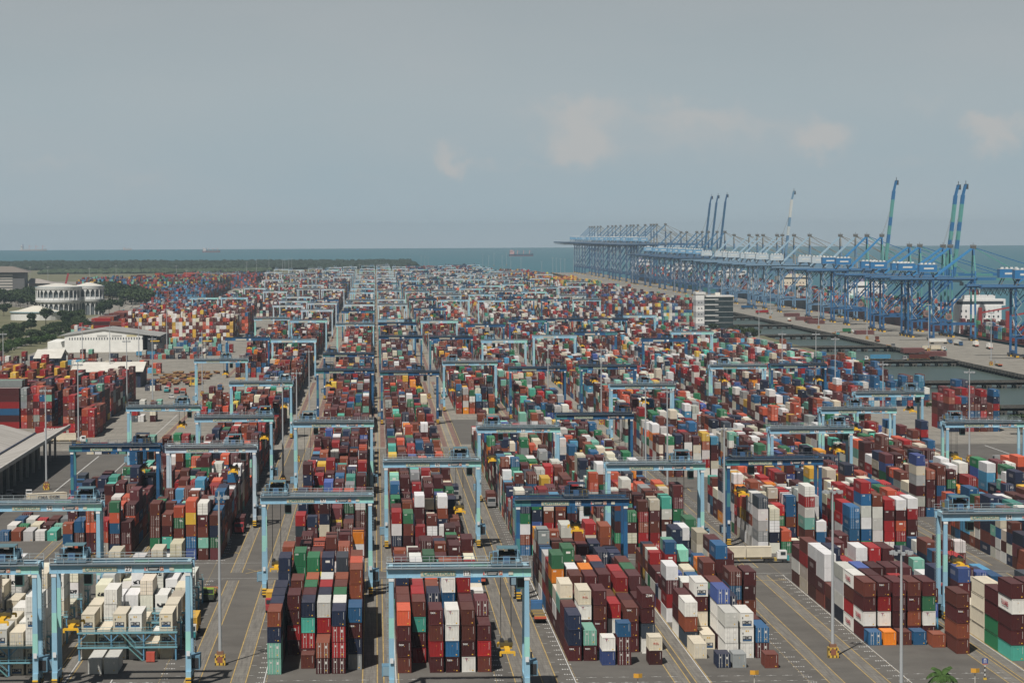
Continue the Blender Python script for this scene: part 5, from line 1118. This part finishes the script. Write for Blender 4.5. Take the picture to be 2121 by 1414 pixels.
# ------------------------------------------------------------------ ships
def ship(name, x, ya, yb, w, deck, hullc, supy, suph, label, cat, supc=(.7, .7, .68), cranes=(), grp=None):
    g = bld(name, x, 0); L_ = yb-ya; n = 14
    mb = MB(); top = []; bot = []
    for k in range(n+1):
        f = k/n; y = ya+L_*f; ww = w/2*min(1, (.35+2.6*min(f, 1-f)*(1.4 if f > .5 else 3)))**.6; ww = min(ww, w/2); rise = 2.2*max(0, f-.9)*10/1.0
        top.append((ww, y, deck+rise)); bot.append((ww*.93, y, -3.6))
    for a in range(n):
        for s_ in (-1, 1):
            q = [(s_*bot[a][0], bot[a][1], -3.6), (s_*bot[a+1][0], bot[a+1][1], -3.6), (s_*top[a+1][0], top[a+1][1], top[a+1][2]), (s_*top[a][0], top[a][1], top[a][2])]
            lo = [Vector(q[0]), Vector(q[1]), Vector(q[1]).lerp(Vector(q[2]), .22), Vector(q[0]).lerp(Vector(q[3]), .22)]
            mb.quad(*lo, (.25, .04, .03)); mb.quad(lo[3], lo[2], q[2], q[3], hullc)
        mb.quad((-top[a][0], top[a][1], top[a][2]-.5), (top[a][0], top[a][1], top[a][2]-.5), (top[a+1][0], top[a+1][1], top[a+1][2]-.5), (-top[a+1][0], top[a+1][1], top[a+1][2]-.5), (.16, .06, .05))
    mb.quad((-bot[0][0], ya, -3.6), (bot[0][0], ya, -3.6), (top[0][0], ya, deck), (-top[0][0], ya, deck), hullc); mb.build('hull', PS, g)
    mb = MB(); d = L_*.03+6 if L_ > 120 else L_*.16
    mb.box(-w*.42, w*.42, supy, supy+d, deck-.4, deck+suph*.72, supc); mb.box(-w*.5, w*.5, supy+.5, supy+d*.7, deck+suph*.72, deck+suph*.9, supc); mb.box(-w*.3, w*.3, supy+1, supy+d*.6, deck+suph*.9, deck+suph, supc)
    mb.build('superstructure', PS, g)
    mb = MB(); mb.box(-w*.46, w*.46, supy-.05+.5, supy+.55-.12, deck+suph*.76, deck+suph*.84, (.03, .04, .05)); 
    for k in range(4):
        for j in range(9): mb.box(-w*.38+j*w*.09, -w*.38+j*w*.09+w*.03, supy-.08, supy-.01, deck+suph*(.1+.15*k), deck+suph*(.16+.15*k), (.04, .05, .06))
    mb.build('windows', PS, g)
    mb = MB(); mb.tube((0, supy+d+2, deck), (0, supy+d+2, deck+suph*1.15), w*.09, (.3, .06, .05) if cranes else (.2, .2, .3), 10); mb.build('funnel', PS, g)
    mb = MB(); mb.bar((0, supy+2, deck+suph), (0, supy+2, deck+suph*1.3), .5, .5, (.6, .6, .58)); mb.bar((-3, supy+2, deck+suph*1.15), (3, supy+2, deck+suph*1.15), .3, .3, (.6, .6, .58)); mb.build('mast', PS, g)
    for cy in cranes: mb = MB(); mb.bar((-w*.3, cy, deck), (-w*.3, cy, deck+21), 2.6, 2.6, (.25, .03, .03)); mb.bar((-w*.3, cy, deck+17), (w*.25, cy-3, deck+21), 1.2, 1.2, (.3, .04, .04)); mb.build('deck_crane', PS, g)
    tag(g, label, cat, grp); return g
for (ya, yb, hh, base), (hc, sy_, lab, supc, cr) in zip(SHIPS, (((.02, .02, .022), 2340, 'white bridged cargo ship with dark red deck cranes, nearest at the wharf', (.7, .7, .68), (2080, 2180, 2280)), ((.07, .02, .025), 2890, 'container ship with white superstructure moored second nearest behind the blue cranes', (.7, .7, .68), ()),
    ((.05, .05, .06), 3390, 'container ship with cream superstructure moored behind the pale cranes', (.6, .54, .42), ()), ((.02, .05, .1), 3990, 'dark blue container ship moored behind the three raised booms', (.6, .6, .58), ()), ((.03, .12, .11), 4630, 'green hulled container ship moored far along the wharf', (.6, .6, .58), ()), ((.05, .05, .07), 5330, 'farthest container ship moored at the end of the wharf', (.6, .6, .58), ()))):
    ship('cargo_ship', 468.5, ya, yb, 40, base, hc, sy_, 29 if ya == 1880 else 24, lab, 'cargo ship', supc, cr, 'ships moored at the wharf')
def small_ship(px, D, L_, lab, hullc, supc):
    x = (px-778)*D/FPX; g = ship('tanker', 0, -L_/2, L_/2, L_*.2, 4.5, hullc, -L_*.46, L_*.16, lab, 'ship', supc, (), 'ships out at sea'); g.location = (x, D, 0); g.rotation_euler = (0, 0, -R(82))
    mb = MB()
    for k in (-.15, .1, .35): mb.bar((0, L_*k, 4), (0, L_*k, 4+L_*.16), L_*.02, L_*.02, (.55, .3, .28)); mb.bar((0, L_*k, 4+L_*.13), (0, L_*(k+.1), 4+L_*.1), L_*.012, L_*.012, (.55, .3, .28))
    mb.build('cargo_gear', PS, g)
small_ship(1080, 11200, 90, 'small dark tanker with white and red bridge on the sea left of the ship cranes', (.03, .05, .09), (.6, .35, .33)); small_ship(440, 14600, 85, 'white topped bulk ship on the sea above the mangroves', (.15, .1, .1), (.7, .62, .6))
small_ship(75, 17200, 150, 'faint pale ship on the horizon at far left', (.45, .42, .4), (.6, .58, .55)); small_ship(268, 17300, 50, 'tiny faint ship on the horizon above the round building', (.45, .42, .4), (.7, .55, .52))

# ------------------------------------------------------------------ trucks
def truck_meshes(cabc, trail=True, bonnet=(.03, .25, .27)):
    cab = MB(); cab.box(-1.2, 1.2, -1.0, .9, 1.0, 3.0, cabc); cab.box(-1.15, 1.15, -1.6, -1.0, .6, 1.7, bonnet); cab.box(-1.1, 1.1, .9, 1.3, 1.0, 2.6, cabc)
    win = MB(); win.box(-1.05, 1.05, -1.06, -1.0, 1.9, 2.75, (.02, .03, .035)); win.box(-1.23, -1.2, -.7, .5, 1.9, 2.7, (.02, .03, .035)); win.box(1.2, 1.23, -.7, .5, 1.9, 2.7, (.02, .03, .035))
    ch = MB(); ch.box(-.9, .9, -1.5, 4.2, .6, 1.0, (.04, .04, .045)); ch.box(-1.2, 1.2, 1.4, 2.0, .5, 1.2, (.35, .25, .05))
    tr = MB(); tr.box(-1.1, 1.1, 2.4, 15.2, 1.15, 1.4, (.16, .12, .06)); tr.box(-.5, .5, 2.6, 15, .9, 1.15, (.1, .08, .05)); 
    for y in (5, 9, 14): tr.box(-1.2, 1.2, y, y+.3, 1.1, 1.45, (.45, .3, .06))
    tr.box(-1.25, 1.25, 15.1, 15.3, 1.0, 1.5, (.5, .1, .05))
    wh = MB(); wh.tube((-1.2, 0, 0), (1.2, 0, 0), .52, (.02, .02, .02), 12)
    return [m_.mesh(n_, PS) for n_, m_ in (('cab', cab), ('windscreen', win), ('chassis', ch), ('trailer', tr), ('wheels', wh))]
TK = {'white': truck_meshes((.65, .65, .63)), 'blue': truck_meshes((.04, .13, .28), bonnet=(.03, .09, .2)), 'red': truck_meshes((.4, .04, .05), bonnet=(.3, .03, .03)), 'grey': truck_meshes((.3, .3, .3), bonnet=(.2, .2, .2)), 'green': truck_meshes((.25, .4, .05), bonnet=(.03, .04, .03))}
def truck(x, y, rz, c_, load, label, lcol='c', z=0):
    g = empty('yard_truck', (x, y, z), rz); M_ = TK[c_]; cb_ = link('cab', M_[0], g); link('windscreen', M_[1], cb_); link('chassis', M_[2], g); link('trailer', M_[3], g)
    for wy in (-.6, 2.9, 3.9, 12.2, 13.4): link('axle_wheels', M_[4], g, (0, wy, .52))
    tag(g, label, 'truck', 'yard trucks')
    if load:
        L = 12.19 if load == 40 else 6.06; n = 1 if load in (40, 20) else 2
        for k in range(n):
            yy = 2.7+L/2+k*6.2; o = link('shipping_container', body_mesh(L, 2.591, '1'), None, (x-math.sin(rz)*yy, y+math.cos(rz)*yy, z+1.46)); o.rotation_euler = (0, 0, rz); o.color = (*PAL[lcol], 1)
            lb = f"{CNAME[lcol]} container riding on the {label.split(' with ')[0].replace(' driving', '')}"
            if n == 2: lb = ('front ' if k == 0 else 'rear ')+lb
            tag(o, ' '.join(lb.split()[:16]), 'shipping container', 'containers on trailers')
S_, N_ = 0, math.pi
truck(97.5, 727, -R(90)+math.pi, 'white', 41, 'white cab truck crossing the aisle with two cream boxes', 'c')
truck(-36.8, 598, S_, 'white', 40, 'white truck below right leg of gantry 27 with ochre load', 'y'); truck(-36.6, 660, S_, 'green', 0, 'lime green cab truck in the lane right of the front reefers'); truck(-36.6, 810, S_, 'red', 40, 'red truck between gantry 51 and the next road with maroon load', 'm')
truck(33.2, 632, N_, 'blue', 0, 'blue truck just behind the right leg of gantry 113'); truck(23.2, 700, N_, 'grey', 40, 'dark truck under the rear trolley behind gantry 113 with maroon load', 'k'); truck(-22.3, 640, S_, 'red', 20, 'red and yellow truck beside the navy stacks with ochre box', 'y')
truck(78.6, 1168, S_, 'white', 40, 'white truck under the dark gantry trolley with red box', 'r'); truck(-90, 905, S_, 'grey', 40, 'grey lorry left of gantry 118 with dark red box', 'r'); truck(-93, 960, S_, 'blue', 40, 'blue lorry behind the grey lorry with slate box', 's'); truck(-82, 1000, S_, 'white', 0, 'white lorry near the left leg of the gantry over the empty lane')
truck(-112, 1168, -R(90)+math.pi, 'white', 40, 'white lorry crossing at the depot corner with long cream trailer box', 'c'); truck(-86, 1150, S_, 'grey', 20, 'grey truck on the concrete lane with a brown box', 'b'); truck(-93, 1380, S_, 'white', 0, 'white truck on the concrete right of the depot'); truck(-88, 1385, S_, 'blue', 40, 'blue truck beside the white one right of the depot with blue load', 'B')
truck(-79.8, 1560, S_, 'blue', 0, 'blue truck behind the gantry by the trailer park'); truck(-100, 1530, S_, 'red', 0, 'red truck parked at the trailer park edge'); truck(-106, 1545, S_, 'white', 0, 'white truck parked left of the red one by the trailer park'); truck(-95, 1500, S_, 'grey', 20, 'grey truck on open concrete with an orange box', 'o')
truck(-141, 1990, R(90), 'blue', 40, 'blue truck before the white warehouse with sky blue tank box', 'q'); truck(-112, 1960, S_, 'grey', 40, 'dark truck by the white warehouse corner with brown load', 'b'); truck(-240, 1890, R(150), 'blue', 40, 'blue lorry on the left road bend with slate box', 's'); truck(-247, 1800, R(20), 'white', 20, 'white lorry on the left road bend with cream box', 'w')
truck(-262, 3180, 0, 'white', 0, 'white lorry on the long road beside the flyover'); truck(-258, 2790, 0, 'red', 20, 'red lorry on the long road with an orange box', 'o'); truck(33.3, 880, S_, 'grey', 40, 'dark truck under the rear of gantry 11 with brown load', 'b'); truck(23.3, 905, S_, 'grey', 40, 'dark truck in the lane right of gantry 60 with navy load', 'n')
truck(78.5, 1005, S_, 'white', 40, 'white truck in the lane behind gantry 16 with grey box', 'W'); truck(91.6, 1290, S_, 'blue', 0, 'blue truck on the red paving between dark gantries'); truck(-104, 760, S_, 'white', 0, 'white van like lorry beside the old warehouse'); truck(33, 1480, S_, 'white', 40, 'white truck on far red paving with cream box', 'c'); truck(30, 1510, S_, 'grey', 40, 'grey truck behind the far white truck with grey box', 'e')
truck(212, 1030, R(200), 'grey', 0, 'dark truck with yellow deck on the open road at far right')
for k, (px, py, c_, ld, lc) in enumerate(((1968, 712, 'blue', 40, 'w'), (1990, 716, 'blue', 40, 'W'), (2018, 717, 'white', 41, 'w'), (2046, 722, 'white', 40, 'w'), (1955, 727, 'white', 40, 'c'), (1914, 724, 'blue', 0, 'w'), (1815, 707, 'white', 20, 'b'), (1768, 690, 'white', 20, 'g'), (1735, 694, 'white', 0, 'w'), (2065, 757, 'grey', 0, 'w'), (1634, 665, 'white', 0, 'm'), (1597, 650, 'white', 40, 'r'), (1565, 640, 'blue', 40, 'B'), (1850, 720, 'grey', 0, 'w'), (1700, 668, 'grey', 40, 'b'))):
    x, y = ground(px, py); truck(x, y, R(random.choice((4, -3, 176, 90, 100))), c_, ld, f"{c_} truck number {NUMW[k] if k < 13 else 'fourteen'} on the open wharf" if False else f"{c_} cab truck on the wharf {['beside the foremost complete ship crane', 'right of the foremost complete ship crane', 'carrying two pale boxes', 'nearest the white bridged ship', 'alone before the foremost crane legs', 'beside a dark pile of hatch covers', 'with a brown box mid wharf', 'with a green box mid wharf', 'left of the green box truck', 'at the right frame edge', 'near the glass tower side', 'with a red box near the glass tower', 'with a blue box near the glass tower', 'far from any box', 'beside brown stacked hatch covers'][k]}", lc)
truck(302, 1862, -R(90), 'white', 40, 'white cab truck on the second trestle with sky blue box', 'q', .0); truck(326, 1862, -R(90), 'grey', 40, 'grey truck on the second trestle with brown box', 'b', .0)
# low parked trailers, hatch covers
mb = MB(); mb.box(-1.2, 1.2, 0, 12.4, 1.1, 1.4, (.27, .15, .05)); mb.box(-1.2, 1.2, 8, 11, .3, 1.1, (.05, .04, .04)); mb.box(-1.2, 1.2, 2, 2.6, .1, 1.1, (.35, .1, .05)); TRM = mb.mesh('parked_trailer', PS)
mb = MB(); mb.box(-1.2, 1.2, 0, 12.4, 1.1, 1.4, (.2, .07, .05)); mb.box(-1.2, 1.2, 8, 11, .3, 1.1, (.05, .04, .04)); mb.box(-1.2, 1.2, 2, 2.6, .1, 1.1, (.1, .1, .1)); TRM2 = mb.mesh('parked_trailer', PS)
for r in range(7):
    for k in range(9):
        if random.random() < .12: continue
        o = link('parked_trailer', random.choice((TRM, TRM, TRM2)), None, (-119+r*.7+k*3.1+random.uniform(-.3, .3), 1618+r*21+random.uniform(-2, 2), .03)); o.rotation_euler = (0, 0, R(random.uniform(-12, 12))+(R(90) if r % 3 == 2 else 0))
        tag(o, 'ochre or brown empty trailer in the crowded trailer park beside the navy shed', 'trailer', 'parked trailers')
mb = MB()
for k in range(4): mb.box(-7, 7, -6, 6, .05+k*.8, .65+k*.8, (.16, .06, .055))
HC = mb.mesh('hatch_cover_stack', PS)
for k, (px, py, w_) in enumerate(((1935, 737, 'nearest dark stack of ship hatch covers on the wharf'), (1890, 730, 'second nearest dark stack of ship hatch covers on the wharf'), (1790, 692, 'dark hatch cover stack beside the green boxed truck'), (1665, 663, 'long brown hatch cover stack at mid wharf'), (1690, 670, 'brown hatch cover stack right of the long one'), (1640, 655, 'farthest brown hatch cover stack on the wharf'))):
    x, y = ground(px, py); o = link('hatch_cover_stack', HC, None, (x, y, 0)); tag(o, w_, 'hatch covers', 'hatch cover stacks')
# straddle reach stackers, dark masts at left
for px, py, w_ in ((430, 735, 'tall dark reach stacker left of the gantry near the trailer park'), (322, 735, 'dark reach stacker in front of the white warehouse corner'), (500, 800, 'yellow reach stacker on open concrete at left'), (400, 800, 'yellow reach stacker by the gantry left leg')):
    x, y = ground(px, py); g = empty('reach_stacker', (x, y, .03)); ye = 'yellow' in w_; c_ = (.6, .38, .04) if ye else (.03, .04, .06)
    mb = MB(); mb.box(-1.7, 1.7, -3, 3, .8, 2.0, c_); mb.build('body', PS, g); mb = MB(); mb.box(-.8, .8, -.2, 1.6, 2, 3.4, (.05, .06, .07)); mb.build('cab', PS, g)
    mb = MB(); mb.bar((-1, -3.3, .5), (-1, -3.3, 5 if ye else 13), .35, .5, c_); mb.bar((1, -3.3, .5), (1, -3.3, 5 if ye else 13), .35, .5, c_); mb.box(-3, 3, -3.8, -3.4, 4 if ye else 9, 4.6 if ye else 9.8, (.6, .38, .04)); mb.build('lifting_mast', PS, g)
    for sx_ in (-1, 1):
        for yy in (-1.9, 1.9): mb = MB(); mb.tube((sx_*1.4, yy, .8), (sx_*2.1, yy, .8), .8, (.02, .02, .02), 12); mb.build('wheel', PS, g)
    tag(g, w_, 'reach stacker')
# parked vans and pickups near the warehouse
for k, (px, py, c_) in enumerate(((20, 1028, (.6, .6, .58)), (35, 1032, (.05, .05, .06)), (100, 1035, (.5, .5, .5)), (60, 1028, (.6, .6, .6)), (350, 802, (.5, .05, .05)), (365, 790, (.6, .6, .6)), (355, 825, (.6, .6, .58)), (548, 618, (.6, .6, .6)))):
    x, y = ground(px, py); g = empty('parked_van', (x, y, .03), R(random.uniform(-20, 20))); mb = MB(); mb.box(-.95, .95, -2.3, 2.3, .4, 1.3, c_); mb.box(-.88, .88, -1.5, 2.2, 1.3, 2.0, c_); mb.build('body', PS, g)
    mb = MB(); mb.box(-.8, .8, -1.56, -1.5, 1.32, 1.9, (.02, .03, .03)); mb.box(-.92, -.88, -1.2, 1.8, 1.4, 1.85, (.02, .03, .03)); mb.box(.88, .92, -1.2, 1.8, 1.4, 1.85, (.02, .03, .03)); mb.build('windows', PS, g)
    for sx_ in (-1, 1):
        for yy in (-1.5, 1.5): mb = MB(); mb.tube((sx_*.75, yy, .38), (sx_*1.0, yy, .38), .38, (.02, .02, .02), 10); mb.build('wheel', PS, g)
    tag(g, ['white van parked left of a black one by the old warehouse', 'black van parked by the old warehouse', 'silver van nearest the warehouse lamp mast', 'white van between black and silver vans', 'red car on the concrete beside the trailer park', 'white car left of the trailer park gantry', 'white car on open concrete behind the depot', 'white car on the far road'][k], 'van', 'parked cars and vans')

# ------------------------------------------------------------------ reefer racks
def rack_parts(w_=18.0):
    st, st2 = (.16, .36, .42), (.1, .26, .4); P = []
    for x in (0, w_/3, 2*w_/3, w_):
        mb = MB(); 
        for y in (0, 1.3): mb.box(x-.13, x+.13, y-.13, y+.13, .05, 5.3, st2)
        P.append(('post', mb))
    for z in (2.45, 5.2):
        mb = MB(); mb.box(-.3, w_+.3, -.2, 1.5, z, z+.14, (.14, .2, .2)); mb.box(-.3, w_+.3, -.28, -.18, z-.1, z+.2, st); P.append(('platform', mb))
        mb = MB()
        for q in (.55, 1.1): mb.box(-.3, w_+.3, -.25, -.19, z+q-.03, z+q+.03, st)
        for k in range(13): mb.box(k*w_/12-.03, k*w_/12+.03, -.25, -.19, z+.14, z+1.15, st)
        P.append(('handrail', mb))
    for k in range(3):
        for s_ in (0, 1): mb = MB(); x = k*w_/3+(.2 if s_ == 0 else w_/3-.2); mb.bar((x, -.05, 3.8), (x+(1.3 if s_ == 0 else -1.3), -.05, 5.1), .16, .16, st2); P.append(('brace', mb))
    for z0, z1, xa, xb in ((.1, 2.45, w_*.66, w_*.52), (2.45, 5.2, w_*.58, w_*.44)):
        mb = MB(); mb.bar((xa, -.75, z0), (xb, -.75, z1), .9, .12, (.13, .3, .3)); mb.bar((xa, -1.2, z0+1), (xb, -1.2, z1+1), .07, .07, st); mb.bar((xa, -.3, z0+1), (xb, -.3, z1+1), .07, .07, st); P.append(('stair', mb))
    return [(n_, m_.mesh(n_, PS)) for n_, m_ in P]
RK = rack_parts()
for blk in 'AZ':
    for k in range(7):
        y = Y0[blk]-1.75+k*14.6; g = empty('reefer_rack', (ROW0[blk]-.35, y, 0))
        for n_, me in RK: link(n_, me, g)
        tag(g, f"blue steel reefer plug rack with walkways, {ORD[k] if k < 7 else ['eighth', 'ninth'][k-7]} from front in {'block of gantry 27' if blk == 'A' else 'far left reefer block'}", 'reefer rack', 'reefer racks')
g = empty('power_cabinet', (-42.3, 566.4, 0)); mb = MB(); mb.box(-.8, .8, 0, 1.4, .1, 1.9, (.42, .07, .05)); mb.box(-.75, -.02, -.04, 0, .2, 1.8, (.45, .08, .05)); mb.box(.02, .75, -.04, 0, .2, 1.8, (.45, .08, .05)); mb.build('cabinet', PS, g); tag(g, 'small red cabinet on the ground below the front reefer rack', 'cabinet')
# ------------------------------------------------------------------ small signs and the palm at the bottom edge
def px_at(px, D): return (px-778)*D/FPX
for k, (px, py, txt) in enumerate(((1320, 1402, '01A'), (1564, 1398, '02A'), (2029, 1399, '03A'))):
    D = 520; x = px_at(px, D); z = CAMH-(py-480.5)*D/FPX
    g = empty('block_sign', (x, D, 0)); mb = MB(); mb.box(-.07, .07, -.07, .07, 0, z+.3, (.5, .48, .42)); mb.build('post', PS, g)
    mb = MB(); a = [(-.75, -.25, z-.35), (.08, -.6, z-.35), (.08, -.6, z+.4), (-.75, -.25, z+.4)]; mb.add(a+[(p[0], p[1]+.05, p[2]) for p in a], [(0, 1, 2, 3), (7, 6, 5, 4), (0, 4, 5, 1), (3, 2, 6, 7)], (.6, .3, .03)); mb.build('sign_panel', PS, g)
    mb = MB(); a = [(.08, -.6, z-.35), (.75, -.2, z-.35), (.75, -.2, z+.4), (.08, -.6, z+.4)]; mb.add(a+[(p[0], p[1]+.05, p[2]) for p in a], [(0, 1, 2, 3), (7, 6, 5, 4), (1, 5, 6, 2), (3, 2, 6, 7)], (.5, .27, .03)); mb.build('sign_panel', PS, g)
    tag(g, 'small ochre folded block sign on a post, '+('leftmost of three at the bottom edge', 'middle of three at the bottom edge', 'rightmost of three beside the blue sign')[k], 'sign', 'ochre block signs')
D = 533; x = px_at(2050, D); g = empty('blue_road_sign', (x, D, 0)); z = CAMH-(1379-480)*D/FPX
mb = MB()
for k in range(6): mb.box(-.09, .09, -.09, .09, .3+k*(z-.9)/6, .3+(k+1)*(z-.9)/6, (.65, .65, .62) if k % 2 else (.03, .03, .03))
mb.build('post', PS, g); mb = MB(); mb.box(-.5, .5, -.14, -.09, z-.45, z+.5, (.01, .05, .22)); mb.box(-.45, .45, -.16, -.09, z-.62, z-.47, (.5, .15, .1)); mb.build('sign_panel', PS, g)
mb = MB(); mb.box(-.22, -.1, -.17, -.14, z-.35, z+.3, (.6, .6, .62)); mb.box(.1, .22, -.17, -.14, z-.35, z+.3, (.6, .6, .62)); mb.box(-.2, .2, -.18, -.15, z+.28, z+.42, (.65, .62, .6)); mb.build('symbol', PS, g)
mb = MB(); mb.box(-.28, .28, -.25, .1, 0, .35, (.6, .4, .05)); mb.build('base', PS, g); tag(g, 'blue square road sign on a black and white post at the bottom right', 'sign')
D = 478; x = px_at(1957, D); ztop = CAMH-(1404-480.5)*D/FPX; g = empty('palm_tree', (x, D, 0)); tag(g, 'green palm crown poking in at the bottom edge, right side', 'palm tree')
mb = MB(); mb.tube((0, 0, 0), (.2, 0, ztop-.5), .24, (.13, .11, .09), 9, .16); mb.build('trunk', PS, g); rr = random.Random(4)
mb = MB()
for k in range(18):
    an = k*2.4; el = rr.uniform(.1, 1.1); c_, s_ = math.cos(an), math.sin(an); p = Vector((.2, 0, ztop-.4)); d = Vector((c_*math.cos(el), s_*math.cos(el), math.sin(el)))
    for j in range(9):
        q = p+d*.3; d = (d+Vector((0, 0, -.17))).normalized(); sd = Vector((-s_, c_, 0)); f = rr.uniform(.7, 1.4); w_ = .75*math.sin(math.pi*(j+1.3)/10.5)
        for e_ in (-1, 1): mb.add([p, q, q+sd*e_*w_+Vector((0, 0, -.3))+d*.25, p+sd*e_*w_*.9+Vector((0, 0, -.28))+d*.12], [(0, 1, 2, 3)], (.045*f, .085*f, .022*f))
        p = q
mb.build('fronds', FOL, g)

def lone_box(x, y, rz, ft, col, txt, tcol, size, lab):
    o = link('shipping_container', body_mesh(12.19, 2.896, ft), None, (x, y, .03)); o.rotation_euler = (0, 0, rz); o.color = (*PAL[col], 1)
    if ft == '3': link('refrigeration_unit', reefer_mesh(2.896), o, (0, -6.045, 0))
    text_obj(txt, size, tcol, o, (1.31, 0, 1.6), rz=R(90), sx=1.2, name='side_lettering'); tag(o, lab, 'shipping container', 'containers standing alone')
x, y = ground(105, 898); lone_box(x, y, -R(90), '1', 'r', 'HMM', (.7, .7, .68), 1.9, 'long red container with white letters beyond the old warehouse roof')
x, y = ground(97, 1040); lone_box(x, y, -R(58), '3', 'c', 'CMA CGM', (.06, .06, .08), 1.3, 'cream refrigerated container with dark letters standing alone behind gantry 94')
for root_, num_ in ((bpy.data.objects.get('ship_to_shore_crane'), 'QC11'),):
    hs = [c for c in root_.children if c.name.startswith('machinery_house')][0]; text_obj(num_, 1.5, (.7, .7, .7), hs, (.8, -4.25, 54.3), sx=1.2)

# ------------------------------------------------------------------ haze
hz = MB(); hz.box(-15000, 15000, -60, 18200, -5, 135, (1, 1, 1))
m = bpy.data.materials.new('haze_air'); m.use_nodes = True; t = m.node_tree; t.nodes.clear()
o_ = nd(t, 'ShaderNodeOutputMaterial'); pv = nd(t, 'ShaderNodeVolumePrincipled'); t.links.new(pv.outputs[0], o_.inputs['Volume'])
pv.inputs['Color'].default_value = (.56, .71, .82, 1); pv.inputs['Density'].default_value = 4.2e-5; pv.inputs['Anisotropy'].default_value = 0
ho = hz.build('haze', m); ho['kind'] = 'stuff'; ho['label'] = 'thin pale blue haze over the whole port'; m.cycles.homogeneous_volume = True if hasattr(m.cycles, 'homogeneous_volume') else None
SC.cycles.volume_bounces = 0
